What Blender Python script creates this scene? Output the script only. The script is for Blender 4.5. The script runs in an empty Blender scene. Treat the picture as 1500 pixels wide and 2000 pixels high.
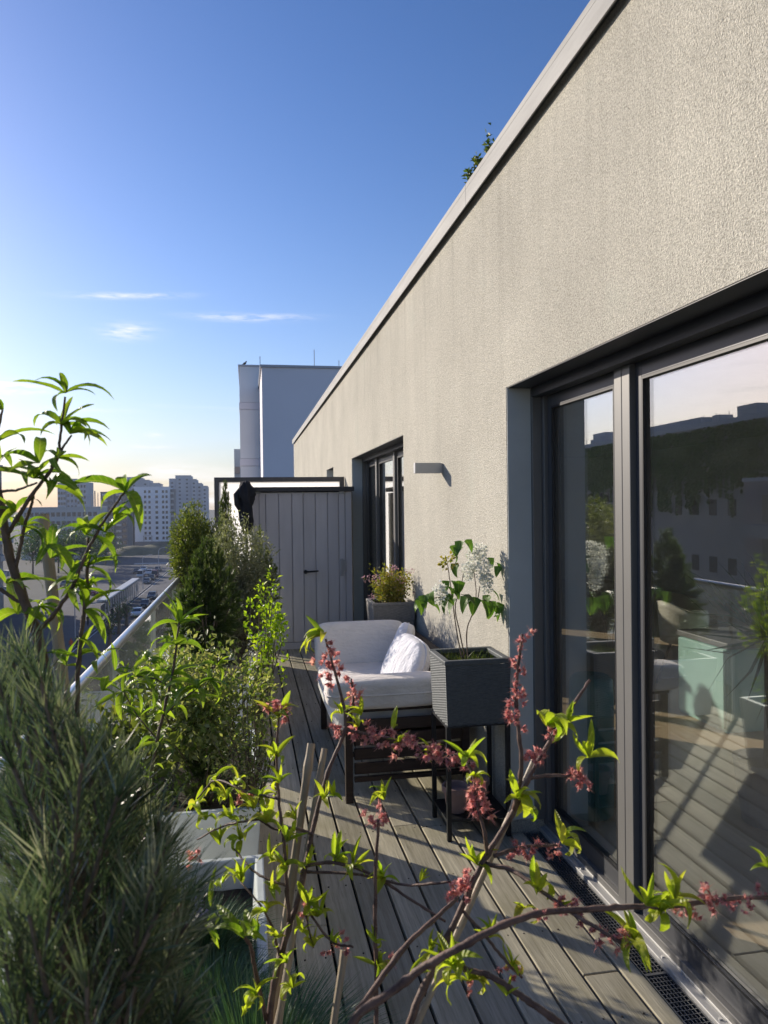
import bpy, math, random
import numpy as np
from mathutils import Vector, Matrix

random.seed(7)
rng = np.random.default_rng(7)
scn = bpy.context.scene
col = scn.collection

# ------------------------------------------------------------------ camera
EYE = Vector((0, 0, 1.65))
FPX = 1455.0
YAW, PITCH, ROLL = math.radians(10.4), math.radians(0.55), 0.012
_f0 = Vector((math.sin(YAW), math.cos(YAW), 0)); _r0 = Vector((math.cos(YAW), -math.sin(YAW), 0)); _z = Vector((0, 0, 1))
FWD = _f0 * math.cos(PITCH) - _z * math.sin(PITCH)
_u0 = _z * math.cos(PITCH) + _f0 * math.sin(PITCH)
RIGHT = _r0 * math.cos(ROLL) - _u0 * math.sin(ROLL)
UP = _u0 * math.cos(ROLL) + _r0 * math.sin(ROLL)
cam_data = bpy.data.cameras.new('camera')
cam = bpy.data.objects.new('camera', cam_data)
col.objects.link(cam)
cam.matrix_world = Matrix(((RIGHT.x, UP.x, -FWD.x, EYE.x), (RIGHT.y, UP.y, -FWD.y, EYE.y), (RIGHT.z, UP.z, -FWD.z, EYE.z), (0, 0, 0, 1)))
cam_data.sensor_fit = 'VERTICAL'
cam_data.sensor_height = 36.0
cam_data.sensor_width = 27.0
cam_data.lens = 36.0 * FPX / 2000.0
cam_data.clip_start = 0.05
cam_data.clip_end = 6000
cam_data.dof.use_dof = True
cam_data.dof.focus_distance = 2.6
cam_data.dof.aperture_fstop = 11.0
scn.camera = cam

# ------------------------------------------------------------------ sun and sky
SUN_AZ, SUN_EL = math.radians(43.5), math.radians(19.0)     # azimuth measured from +Y towards -X
SUN_DIR = Vector((-math.sin(SUN_AZ) * math.cos(SUN_EL), math.cos(SUN_AZ) * math.cos(SUN_EL), math.sin(SUN_EL)))
sun_data = bpy.data.lights.new('sun', 'SUN')
sun_data.energy = 4.8
sun_data.angle = math.radians(0.53)
sun_data.color = (1.0, 0.89, 0.75)
sun = bpy.data.objects.new('sun', sun_data)
col.objects.link(sun)
sun.rotation_euler = (-SUN_DIR).to_track_quat('-Z', 'Y').to_euler()

world = bpy.data.worlds.new('World')
scn.world = world
world.use_nodes = True
wn, wl = world.node_tree.nodes, world.node_tree.links
wn.clear()
def wnode(t, **k):
    n = wn.new(t)
    for a, b in k.items(): setattr(n, a, b)
    return n
def wmath(op, a, b=None, c=None):
    n = wnode('ShaderNodeMath', operation=op)
    for i, v in enumerate((a, b, c)):
        if v is None: continue
        if isinstance(v, (int, float)): n.inputs[i].default_value = v
        else: wl.new(v, n.inputs[i])
    return n.outputs[0]
sky = wnode('ShaderNodeTexSky', sky_type='NISHITA', sun_disc=False)
sky.sun_elevation = SUN_EL
sky.sun_rotation = -SUN_AZ
sky.altitude = 60
sky.air_density = 1.0
sky.dust_density = 0.5
sky.ozone_density = 2.0
tc = wnode('ShaderNodeTexCoord')
sep = wnode('ShaderNodeSeparateXYZ')
wl.new(tc.outputs['Generated'], sep.inputs[0])
elev = wmath('ARCSINE', sep.outputs[2])
azim = wmath('ARCTAN2', wmath('MULTIPLY', sep.outputs[0], -1.0), sep.outputs[1])
def cloud_noise(sx, sz, scale, off, lo, hi, detail=6.0):
    cx = wnode('ShaderNodeCombineXYZ')
    wl.new(wmath('MULTIPLY', azim, sx), cx.inputs[0]); wl.new(wmath('MULTIPLY', elev, sz), cx.inputs[1])
    cx.inputs[2].default_value = off
    nz = wnode('ShaderNodeTexNoise'); nz.inputs['Scale'].default_value = scale; nz.inputs['Detail'].default_value = detail
    nz.inputs['Roughness'].default_value = 0.58
    wl.new(cx.outputs[0], nz.inputs['Vector'])
    mr = wnode('ShaderNodeMapRange'); mr.inputs[1].default_value = lo; mr.inputs[2].default_value = hi; mr.clamp = True
    wl.new(nz.outputs[0], mr.inputs[0])
    return mr.outputs[0]
def band(lo, lo2, hi, hi2):
    a = wnode('ShaderNodeMapRange'); a.clamp = True
    wl.new(elev, a.inputs[0]); a.inputs[1].default_value = lo; a.inputs[2].default_value = lo2
    b = wnode('ShaderNodeMapRange'); b.clamp = True
    wl.new(elev, b.inputs[0]); b.inputs[1].default_value = hi; b.inputs[2].default_value = hi2; b.inputs[3].default_value = 1.0; b.inputs[4].default_value = 0.0
    return wmath('MULTIPLY', a.outputs[0], b.outputs[0])
# low cumulus near the horizon all the way round, thin streaks a little higher
low = wmath('MULTIPLY', cloud_noise(3.0, 16.0, 2.6, 3.7, 0.46, 0.66), band(-0.01, 0.004, 0.02, 0.075))
streak = wmath('MULTIPLY', wmath('MULTIPLY', cloud_noise(2.0, 34.0, 1.5, 8.15, 0.62, 0.85), band(0.05, 0.10, 0.16, 0.24)), 0.35)
def wisp(u, v, wpx, hpx, tilt, amp):
    # one thin cloud at a direction of the sky
    d = (FWD + RIGHT * ((u - 750) / FPX) - UP * ((v - 1000) / FPX)).normalized()
    a0, e0 = math.atan2(-d.x, d.y), math.asin(d.z)
    da = wmath('SUBTRACT', azim, a0); de = wmath('SUBTRACT', elev, e0)
    de = wmath('ADD', de, wmath('MULTIPLY', da, tilt))
    q = wmath('ADD', wmath('POWER', wmath('MULTIPLY', da, FPX / wpx), 2.0), wmath('POWER', wmath('ABSOLUTE', wmath('MULTIPLY', de, FPX / hpx)), 2.0))
    return wmath('MULTIPLY', wmath('EXPONENT', wmath('MULTIPLY', q, -1.0)), amp)
tex = cloud_noise(26.0, 150.0, 1.5, 1.2, 0.36, 0.66, 9.0)
wisps = None
for args in ((250, 578, 85, 5, 0.07, .75), (460, 620, 75, 6, 0.0, .7), (248, 648, 40, 13, 0.05, .8), (20, 757, 55, 11, 0.0, 1.3), (300, 850, 14, 4, 0, .7), (560, 618, 60, 5, 0, .3),
             (290, 873, 40, 4, 0, .5), (150, 800, 90, 5, 0, .3), (330, 918, 36, 8, 0, .9), (180, 925, 60, 7, 0, .7)):
    s = wisp(*args)
    wisps = s if wisps is None else wmath('ADD', wisps, s)
wisps = wmath('MULTIPLY', wisps, wmath('ADD', wmath('MULTIPLY', tex, 0.95), 0.05))
haze_band = wmath('MULTIPLY', wmath('EXPONENT', wmath('MULTIPLY', wmath('ABSOLUTE', elev), -8.0)), 0.72)
cl = wmath('MINIMUM', wmath('ADD', wmath('ADD', low, streak), wisps), 0.85)
mixh = wnode('ShaderNodeMixRGB'); mixh.inputs[2].default_value = (4.2, 4.6, 5.0, 1); wl.new(haze_band, mixh.inputs[0])
mixw = wnode('ShaderNodeMixRGB')
wl.new(cl, mixw.inputs[0]); hsv = wnode('ShaderNodeHueSaturation'); hsv.inputs['Saturation'].default_value = 1.15; hsv.inputs['Hue'].default_value = 0.5; tnt = wnode('ShaderNodeMixRGB', blend_type='MULTIPLY'); tnt.inputs[0].default_value = 1.0; tnt.inputs[2].default_value = (1.0, .90, 1.04, 1); gam = wnode('ShaderNodeGamma'); gam.inputs[1].default_value = 1.22; wl.new(sky.outputs[0], gam.inputs[0]); wl.new(gam.outputs[0], hsv.inputs['Color']); wl.new(hsv.outputs[0], tnt.inputs[1]); wl.new(tnt.outputs[0], mixh.inputs[1]); wl.new(mixh.outputs[0], mixw.inputs[1]); mixw.inputs[2].default_value = (10.5, 10.3, 10.1, 1)
bg = wnode('ShaderNodeBackground'); bg.inputs[1].default_value = 0.08
wl.new(mixw.outputs[0], bg.inputs[0])
wo = wnode('ShaderNodeOutputWorld'); wl.new(bg.outputs[0], wo.inputs[0])

scn.view_settings.view_transform = 'Standard'
scn.view_settings.look = 'None'
scn.view_settings.gamma = 1.0
scn.view_settings.use_curve_mapping = False
scn.view_settings.exposure = 0.5
scn.render.engine = 'CYCLES'
scn.cycles.use_denoising = True
scn.cycles.max_bounces = 8
scn.cycles.diffuse_bounces = 4
scn.cycles.glossy_bounces = 4
scn.cycles.transparent_max_bounces = 16
scn.cycles.transmission_bounces = 6
scn.cycles.caustics_reflective = False
scn.cycles.caustics_refractive = False
scn.cycles.sample_clamp_indirect = 6.0

# ------------------------------------------------------------------ helpers
def at(u, v, X=None, Y=None, Z=None, D=None):
    """A point of the place seen in direction (u, v): on a wall X, at a depth Y, on a level Z or D metres ahead."""
    d = FWD + RIGHT * ((u - 750) / FPX) - UP * ((v - 1000) / FPX)
    if D is not None: t = D
    elif X is not None: t = (X - EYE.x) / d.x
    elif Y is not None: t = (Y - EYE.y) / d.y
    else: t = (Z - EYE.z) / d.z
    return EYE + d * t

class MB:
    def __init__(s): s.v = []; s.f = []
    def add(s, vs, fs):
        o = len(s.v); s.v += [tuple(p) for p in vs]; s.f += [tuple(i + o for i in f) for f in fs]; return s
    def box(s, x0, x1, y0, y1, z0, z1):
        return s.add([(x0, y0, z0), (x1, y0, z0), (x1, y1, z0), (x0, y1, z0), (x0, y0, z1), (x1, y0, z1), (x1, y1, z1), (x0, y1, z1)],
                     [(0, 3, 2, 1), (4, 5, 6, 7), (0, 1, 5, 4), (1, 2, 6, 5), (2, 3, 7, 6), (3, 0, 4, 7)])
    def bar(s, a, b, w, h):
        a = Vector(a); b = Vector(b); d = (b - a).normalized()
        x = d.cross(Vector((0, 0, 1)))
        x = Vector((1, 0, 0)) if x.length < 1e-4 else x.normalized()
        y = x.cross(d)
        vs = [p + x * sx * w / 2 + y * sy * h / 2 for p in (a, b) for sx, sy in ((-1, -1), (1, -1), (1, 1), (-1, 1))]
        return s.add(vs, [(0, 1, 2, 3), (7, 6, 5, 4), (0, 4, 5, 1), (1, 5, 6, 2), (2, 6, 7, 3), (3, 7, 4, 0)])
    def tube(s, pts, rad, n=8, cap=True):
        pts = [Vector(p) for p in pts]
        if isinstance(rad, (int, float)): rad = [rad] * len(pts)
        vs = []; fs = []; x = None
        for i, p in enumerate(pts):
            d = (pts[min(i + 1, len(pts) - 1)] - pts[max(i - 1, 0)]).normalized()
            if x is None:
                x = d.cross(Vector((0.3, 0.2, 1))); x = x.normalized() if x.length > 1e-3 else Vector((1, 0, 0))
            x = (x - d * x.dot(d)).normalized(); y = d.cross(x)
            for k in range(n):
                t = 2 * math.pi * k / n
                vs.append(p + (x * math.cos(t) + y * math.sin(t)) * rad[i])
        for i in range(len(pts) - 1):
            for k in range(n):
                a, b = i * n + k, i * n + (k + 1) % n
                fs.append((a, b, b + n, a + n))
        if cap:
            fs.append(tuple(reversed(range(n)))); fs.append(tuple(range((len(pts) - 1) * n, len(pts) * n)))
        return s.add(vs, fs)
    def lathe(s, c, prof, n=20, wob=0.0):
        vs = []; fs = []
        for i, (r, z) in enumerate(prof):
            for k in range(n):
                t = 2 * math.pi * k / n
                rr = r * (1 + wob * math.sin(3 * t + i * 1.3) + wob * .6 * math.sin(7 * t + i * .7))
                vs.append((c[0] + rr * math.cos(t), c[1] + rr * math.sin(t), c[2] + z))
        for i in range(len(prof) - 1):
            for k in range(n):
                a, b = i * n + k, i * n + (k + 1) % n
                fs.append((a, b, b + n, a + n))
        fs.append(tuple(reversed(range(n)))); fs.append(tuple(range((len(prof) - 1) * n, len(prof) * n)))
        return s.add(vs, fs)
    def supell(s, c, size, e=0.3, nu=28, nv=16, rot=None, wr=0.0, seed=0):
        """a stuffed cushion: superellipsoid with a few wrinkles"""
        vs = []; fs = []
        def cp(a, q): return math.copysign(abs(a) ** q, a)
        r_ = random.Random(seed); ph = [r_.uniform(0, 6.28) for _ in range(6)]
        for j in range(nv + 1):
            p = -math.pi / 2 + math.pi * j / nv
            for i in range(nu):
                t = 2 * math.pi * i / nu
                q = Vector((cp(math.cos(p), e) * cp(math.cos(t), e), cp(math.cos(p), e) * cp(math.sin(t), e), cp(math.sin(p), e)))
                w = 1 + wr * (math.sin(5 * q.x + 3 * q.y + ph[0]) * .5 + math.sin(9 * q.y - 6 * q.z + ph[1]) * .4 + math.sin(14 * q.x + 8 * q.z + ph[2]) * .3)
                q = Vector((q.x * size[0] / 2 * w, q.y * size[1] / 2 * w, q.z * size[2] / 2 * w))
                if rot is not None: q = rot @ q
                vs.append(q + Vector(c))
        for j in range(nv):
            for i in range(nu):
                a, b = j * nu + i, j * nu + (i + 1) % nu
                fs.append((a, b, b + nu, a + nu))
        return s.add(vs, fs)
    def mesh(s, name):
        me = bpy.data.meshes.new(name); me.from_pydata(s.v, [], s.f); me.update(); return me

def tag(o, label=None, cat=None, group=None, kind=None):
    if label: o['label'] = label
    if cat: o['category'] = cat
    if group: o['group'] = group
    if kind: o['kind'] = kind
    return o
def empty(name, loc, label=None, cat=None, group=None, kind=None):
    o = bpy.data.objects.new(name, None); o.empty_display_size = 0.1
    col.objects.link(o); o.location = loc
    return tag(o, label, cat, group, kind)
def link(name, me, mat=None, parent=None, smooth=False, bev=0.0, seg=2):
    o = bpy.data.objects.new(name, me); col.objects.link(o)
    if mat is not None and not me.materials: me.materials.append(mat)
    if smooth: me.polygons.foreach_set('use_smooth', [True] * len(me.polygons))
    if bev:
        m = o.modifiers.new('bevel', 'BEVEL'); m.width = bev; m.segments = seg; m.limit_method = 'ANGLE'
    if parent is not None:
        o.parent = parent
        # meshes are written in world coordinates; parents are unrotated
        p = parent; off = Vector((0, 0, 0))
        while p is not None: off += Vector(p.location); p = p.parent
        o.matrix_parent_inverse = Matrix.Translation(-off) if parent.type == 'EMPTY' else Matrix.Identity(4)
    return o
def build(name, mb, mat, parent=None, smooth=False, bev=0.0):
    return link(name, mb.mesh(name), mat, parent, smooth, bev)
def npmesh(name, V, F, rnd=None):
    """mesh from arrays; F is (n, k)"""
    me = bpy.data.meshes.new(name)
    V = np.asarray(V, np.float32); F = np.asarray(F, np.int32)
    me.vertices.add(len(V)); me.vertices.foreach_set('co', V.ravel())
    n, k = F.shape
    me.loops.add(n * k); me.loops.foreach_set('vertex_index', F.ravel())
    me.polygons.add(n); me.polygons.foreach_set('loop_start', np.arange(0, n * k, k, dtype=np.int32))
    me.update(calc_edges=True)
    if rnd is not None:
        a = me.attributes.new('rnd', 'FLOAT', 'POINT'); a.data.foreach_set('value', np.asarray(rnd, np.float32))
    return me

# ------------------------------------------------------------------ materials
MATS = {}
class NT:
    def __init__(s, name):
        s.m = bpy.data.materials.new(name); s.m.use_nodes = True
        s.n, s.l = s.m.node_tree.nodes, s.m.node_tree.links
        s.b = s.n['Principled BSDF']; s.out = s.n['Material Output']
    def node(s, t, **k):
        n = s.n.new(t)
        for a, b in k.items(): setattr(n, a, b)
        return n
    def set(s, sock, v):
        if hasattr(v, 'is_linked') or hasattr(v, 'links'): s.l.new(v, sock)
        else: sock.default_value = v
    def coord(s, scale=(1, 1, 1), kind='Object'):
        t = s.node('ShaderNodeTexCoord'); m = s.node('ShaderNodeMapping'); m.inputs['Scale'].default_value = scale
        s.l.new(t.outputs[kind], m.inputs[0]); return m.outputs[0]
    def noise(s, vec, scale, detail=5.0, rough=0.55):
        n = s.node('ShaderNodeTexNoise'); n.inputs['Scale'].default_value = scale; n.inputs['Detail'].default_value = detail
        n.inputs['Roughness'].default_value = rough
        s.l.new(vec, n.inputs['Vector']); return n.outputs[0]
    def math(s, op, a, b=None, clamp=False):
        n = s.node('ShaderNodeMath', operation=op, use_clamp=clamp)
        s.set(n.inputs[0], a)
        if b is not None: s.set(n.inputs[1], b)
        return n.outputs[0]
    def rng(s, v, a, b, c=0.0, d=1.0):
        n = s.node('ShaderNodeMapRange'); n.clamp = True
        s.l.new(v, n.inputs[0])
        for i, q in enumerate((a, b, c, d)): n.inputs[i + 1].default_value = q
        return n.outputs[0]
    def mix(s, f, a, b, blend='MIX'):
        n = s.node('ShaderNodeMixRGB', blend_type=blend)
        s.set(n.inputs[0], f)
        for i, q in ((1, a), (2, b)):
            if isinstance(q, tuple): n.inputs[i].default_value = (*q[:3], 1)
            else: s.l.new(q, n.inputs[i])
        return n.outputs[0]
    def bump(s, h, strength=0.5, dist=0.01):
        n = s.node('ShaderNodeBump'); n.inputs['Strength'].default_value = strength; n.inputs['Distance'].default_value = dist
        s.l.new(h, n.inputs['Height']); s.l.new(n.outputs[0], s.b.inputs['Normal']); return n.outputs[0]
    def base(s, c):
        if isinstance(c, tuple): s.b.inputs['Base Color'].default_value = (*c[:3], 1)
        else: s.l.new(c, s.b.inputs['Base Color'])
    def rm(s, r=None, m=None, spec=None):
        if r is not None: s.b.inputs['Roughness'].default_value = r
        if m is not None: s.b.inputs['Metallic'].default_value = m
        if spec is not None: s.b.inputs['Specular IOR Level'].default_value = spec

def plain(name, c, r=0.6, m=0.0, var=0.12, vs=6.0, bump=0.0, bs=60.0, spec=0.4, stretch=(1, 1, 1), objvar=0.0, bd=0.002):
    t = NT(name)
    v = t.coord(stretch)
    n = t.noise(v, vs)
    f = t.rng(n, 0.3, 0.7, 1 - var, 1 + var)
    if objvar:
        oi = t.node('ShaderNodeObjectInfo')
        f = t.math('MULTIPLY', f, t.rng(oi.outputs['Random'], 0, 1, 1 - objvar, 1 + objvar))
    mm = t.node('ShaderNodeVectorMath', operation='SCALE'); mm.inputs[0].default_value = c; t.l.new(f, mm.inputs['Scale'])
    t.base(mm.outputs[0]); t.rm(r, m, spec)
    if bump: t.bump(t.noise(v, bs, 3), bump, bd)
    MATS[name] = t.m
    return t.m

def leafmat(name, ramp, trans=0.45, rough=0.45, tint=(1.15, 1.25, 0.45), obj=False, spec=0.4):
    """leaves: colour by a per-leaf random number, light shining through"""
    t = NT(name)
    if obj:
        src = t.node('ShaderNodeObjectInfo').outputs['Random']
    else:
        a = t.node('ShaderNodeAttribute'); a.attribute_name = 'rnd'; src = a.outputs['Fac']
    cr = t.node('ShaderNodeValToRGB'); t.l.new(src, cr.inputs[0])
    els = cr.color_ramp.elements
    while len(els) < len(ramp): els.new(0.5)
    for i, c in enumerate(ramp):
        els[i].position = i / max(1, len(ramp) - 1); els[i].color = (*c, 1)
    colr = cr.outputs[0]
    if obj:
        tcn = t.node('ShaderNodeTexCoord'); sp_ = t.node('ShaderNodeSeparateXYZ'); t.l.new(tcn.outputs['Object'], sp_.inputs[0])
        ax = t.math('ABSOLUTE', sp_.outputs[0])
        # side veins run obliquely off the midrib
        w = t.math('SINE', t.math('MULTIPLY', t.math('SUBTRACT', sp_.outputs[1], t.math('MULTIPLY', ax, .9)), 70.0))
        colr = t.mix(t.rng(w, .55, 1.0, 0, .22), colr, (.42, .48, .12))
        colr = t.mix(t.rng(ax, .004, .014, .55, 0), colr, (.50, .52, .20))
        colr = t.mix(t.rng(t.noise(tcn.outputs['Object'], 7.0, 4), .52, .75, 0, .4), colr, (.10, .13, .02))
        t.bump(w, .25, .01)
    t.l.new(colr, t.b.inputs['Base Color']); t.rm(rough, 0, spec)
    tr = t.node('ShaderNodeBsdfTranslucent')
    t.l.new(t.mix(1.0, colr, tint, 'MULTIPLY'), tr.inputs[0])
    mx = t.node('ShaderNodeMixShader'); mx.inputs[0].default_value = trans
    t.l.new(t.b.outputs[0], mx.inputs[1]); t.l.new(tr.outputs[0], mx.inputs[2]); t.l.new(mx.outputs[0], t.out.inputs[0])
    MATS[name] = t.m
    return t.m

def glassmat(name, tint, f0, power, rough=0.0, dust=0.0, dustc=(.6, .62, .55)):
    t = NT(name)
    lw = t.node('ShaderNodeLayerWeight'); lw.inputs[0].default_value = 0.5
    f = t.math('ADD', t.math('MULTIPLY', t.math('POWER', lw.outputs['Facing'], power), 1 - f0), f0, True)
    tr = t.node('ShaderNodeBsdfTransparent'); tr.inputs[0].default_value = (*tint, 1)
    gl = t.node('ShaderNodeBsdfGlossy'); gl.inputs['Roughness'].default_value = rough; gl.inputs['Color'].default_value = (.95, .97, .97, 1)
    first = tr.outputs[0]
    if dust:
        df = t.node('ShaderNodeBsdfDiffuse'); df.inputs[0].default_value = (*dustc, 1)
        tl = t.node('ShaderNodeBsdfTranslucent'); tl.inputs[0].default_value = (*dustc, 1)
        md = t.node('ShaderNodeMixShader'); md.inputs[0].default_value = .5
        t.l.new(df.outputs[0], md.inputs[1]); t.l.new(tl.outputs[0], md.inputs[2])
        ms = t.node('ShaderNodeMixShader')
        t.l.new(t.rng(t.noise(t.coord((3, 3, 8)), 2.0), .3, .75, dust * .5, dust * 1.4), ms.inputs[0])
        t.l.new(tr.outputs[0], ms.inputs[1]); t.l.new(md.outputs[0], ms.inputs[2]); first = ms.outputs[0]
    mx = t.node('ShaderNodeMixShader'); t.l.new(f, mx.inputs[0])
    t.l.new(first, mx.inputs[1]); t.l.new(gl.outputs[0], mx.inputs[2]); t.l.new(mx.outputs[0], t.out.inputs[0])
    MATS[name] = t.m
    return t.m

def wood(name, c1, c2, dark, moss=None, grain=(26, 1.1, 26), r=0.75):
    t = NT(name)
    oi = t.node('ShaderNodeObjectInfo')
    tc = t.node('ShaderNodeTexCoord'); mp = t.node('ShaderNodeMapping'); mp.inputs['Scale'].default_value = grain
    ad = t.node('ShaderNodeVectorMath', operation='ADD'); t.l.new(tc.outputs['Object'], ad.inputs[0])
    sc = t.node('ShaderNodeVectorMath', operation='SCALE'); sc.inputs[0].default_value = (3.1, 17.3, 5.7); t.l.new(oi.outputs['Random'], sc.inputs['Scale'])
    t.l.new(sc.outputs[0], ad.inputs[1]); t.l.new(ad.outputs[0], mp.inputs[0])
    n1 = t.noise(mp.outputs[0], 2.2, 8, .65); n2 = t.noise(mp.outputs[0], 9.0, 4, .6)
    blot = t.noise(ad.outputs[0], 2.3, 5)
    c = t.mix(t.rng(n1, .32, .68), c1, c2)
    c = t.mix(t.rng(n2, .55, .8, 0, .55), c, dark)
    if moss: c = t.mix(t.rng(blot, .48, .72, 0, .6), c, moss)
    sm = t.node('ShaderNodeVectorMath', operation='SCALE'); t.l.new(c, sm.inputs[0])
    t.l.new(t.rng(oi.outputs['Random'], 0, 1, .78, 1.18), sm.inputs['Scale'])
    t.base(sm.outputs[0]); t.rm(r, 0, .3)
    t.bump(t.math('ADD', n1, t.math('MULTIPLY', n2, .6)), .55, .004)
    MATS[name] = t.m
    return t.m

deckwood = wood('deck_wood', (.36, .305, .22), (.62, .54, .41), (.08, .065, .048), moss=(.34, .295, .18))
darkwood = wood('dark_wood', (.032, .021, .017), (.058, .038, .03), (.015, .01, .009), grain=(2, 26, 26), r=.6)  # brown wood, deepened to include the shadow over the sofa

def stucco():
    t = NT('stucco')
    v = t.coord()
    vo = t.node('ShaderNodeTexVoronoi'); vo.inputs['Scale'].default_value = 210; t.l.new(v, vo.inputs['Vector'])
    n1 = t.noise(v, 135, 4, .75); n2 = t.noise(v, 1.3, 6); n3 = t.noise(t.coord((1, 5, .35)), 2.2, 5)
    f = t.math('MULTIPLY', t.rng(n2, .3, .7, .88, 1.08), t.rng(n3, .42, .75, 1.01, .95))
    f = t.math('MULTIPLY', f, t.math('MULTIPLY', t.rng(n1, .34, .66, .60, 1.28), t.rng(vo.outputs['Distance'], 0.0, .45, .60, 1.15)))
    tz = t.node('ShaderNodeTexCoord'); sz = t.node('ShaderNodeSeparateXYZ'); t.l.new(tz.outputs['Object'], sz.inputs[0])
    drip = t.noise(t.coord((1, 7, .22)), 1.6, 5, .6)
    dr = t.math('MULTIPLY', t.rng(drip, .50, .68), t.rng(sz.outputs[2], 1.9, 3.3, .15, 1.0))
    f = t.math('MULTIPLY', f, t.rng(dr, 0, 1, 1.0, .88))
    mm = t.node('ShaderNodeVectorMath', operation='SCALE'); mm.inputs[0].default_value = (.46, .44, .378); t.l.new(f, mm.inputs['Scale'])
    t.base(t.mix(t.rng(t.noise(v, 2.6, 4), .6, .75, 0, .25), mm.outputs[0], (.37, .40, .345))); t.rm(.95, 0, .1)
    t.bump(t.math('ADD', t.math('MULTIPLY', vo.outputs['Distance'], .7), t.math('MULTIPLY', n1, 1.3)), 1.0, .0044)
    return t.m
stuccom = stucco()

alu = plain('frame_aluminium', (.15, .148, .143), .42, 0.2, .05, 3)
aludark = plain('shaded_soffit_metal', (.035, .037, .042), .5, .2, .05, 3)  # near-black tone includes the shade under the lintel
reveal = plain('reveal_plaster', (.58, .60, .57), .85, 0, .06, 4, .3, 120)
zinc = plain('zinc_sheet', (.30, .297, .285), .75, .0, .16, 2.0, .1, 12, stretch=(1, 1, 8))
steel = plain('brushed_steel', (.62, .62, .62), .32, .85, .06, 5)
sashm = plain('sash_aluminium', (.07, .073, .08), .4, .2, .05, 3)
sillwhite = plain('sill_strip', (.42, .42, .41), .45, .3, .06, 8)
blackmetal = plain('black_metal', (.018, .019, .022), .45, .3, .1, 8)
doorglass = glassmat('door_glass', (.955, .97, .97), .075, 2.2, 0.0, .012, (.8, .8, .78))
railglass = glassmat('rail_glass', (.93, .96, .94), .03, 4.5, .0, .09)
gratem = plain('grate_steel', (.15, .155, .16), .4, .6, .1, 20)
shedm = plain('cabinet_board_paint', (.58, .545, .55), .6, 0, .08, 3, .08, 40, objvar=.035, stretch=(3, 3, .5))
shedroof = plain('cabinet_lid', (.045, .045, .05), .5, 0, .08, 6)
framegrey = plain('screen_frame_metal', (.085, .082, .082), .5, .2, .06, 4)
planterw = plain('planter_fibreglass', (.74, .76, .76), .5, 0, .09, 7, .15, 30)
soil = plain('soil', (.05, .036, .026), .95, 0, .4, 40, .9, 90, bd=.01)
soilmoss = plain('mossy_soil', (.10, .085, .035), .95, 0, .5, 26, .9, 90, bd=.01)
def fabric(name, c):
    t = NT(name); v = t.coord()
    w1 = t.noise(t.coord((1.0, 3.2, 2.0)), 7, 4, .6); w2 = t.noise(v, 420, 2)
    mm = t.node('ShaderNodeVectorMath', operation='SCALE'); mm.inputs[0].default_value = c; t.l.new(t.rng(t.noise(v, 5, 5), .3, .7, .9, 1.06), mm.inputs['Scale'])
    t.base(mm.outputs[0]); t.rm(.95, 0, .15)
    t.bump(t.math('ADD', w1, t.math('MULTIPLY', w2, .04)), .65, .03)
    return t.m
cushm = fabric('cushion_fabric', (.76, .715, .68))
pillm = fabric('pillow_fabric', (.72, .72, .76))
bark = plain('bark', (.11, .075, .055), .7, 0, .35, 60, .5, 160, bd=.002)
def barkmat():
    t = NT('red_bark'); v = t.coord()
    n1 = t.noise(v, 45, 5); n2 = t.noise(v, 260, 4, .7); n3 = t.noise(t.coord((1, 1, .35)), 120, 3)
    c = t.mix(t.rng(n1, .35, .65), (.075, .042, .034), (.17, .105, .08))
    c = t.mix(t.rng(n2, .6, .72, 0, .8), c, (.30, .25, .21))
    c = t.mix(t.rng(n3, .62, .75, 0, .7), c, (.035, .022, .02))
    t.base(c); t.rm(.6, 0, .4); t.bump(t.math('ADD', n2, n3), .8, .0012)
    return t.m
barkred = barkmat()
twigm = plain('grey_twig', (.15, .115, .085), .8, 0, .3, 60, .4, 160)
bamboo = plain('bamboo_cane', (.34, .28, .20), .55, 0, .25, 30, .2, 120, stretch=(1, 1, .2))
clothm = plain('dark_cloth', (.020, .021, .028), .9, 0, .2, 12, .3, 60)
rattan = plain('rattan', (.085, .095, .10), .55, 0, .18, 55, .2, 200)
rattang = plain('grey_rattan', (.20, .19, .175), .6, 0, .18, 55, .2, 200)
terracotta = plain('dusty_clay', (.30, .20, .18), .85, 0, .15, 14, .2, 60)
lampm = plain('lamp_body', (.38, .385, .39), .45, .3, .04, 6)

def frosted():
    t = NT('frosted_panel')
    tl = t.node('ShaderNodeBsdfTranslucent'); tl.inputs[0].default_value = (.95, .95, .95, 1)
    df = t.node('ShaderNodeBsdfDiffuse'); df.inputs[0].default_value = (.85, .85, .85, 1)
    mx = t.node('ShaderNodeMixShader'); mx.inputs[0].default_value = .12
    t.l.new(tl.outputs[0], mx.inputs[1]); t.l.new(df.outputs[0], mx.inputs[2]); t.l.new(mx.outputs[0], t.out.inputs[0])
    return t.m
frost = frosted()

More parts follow.
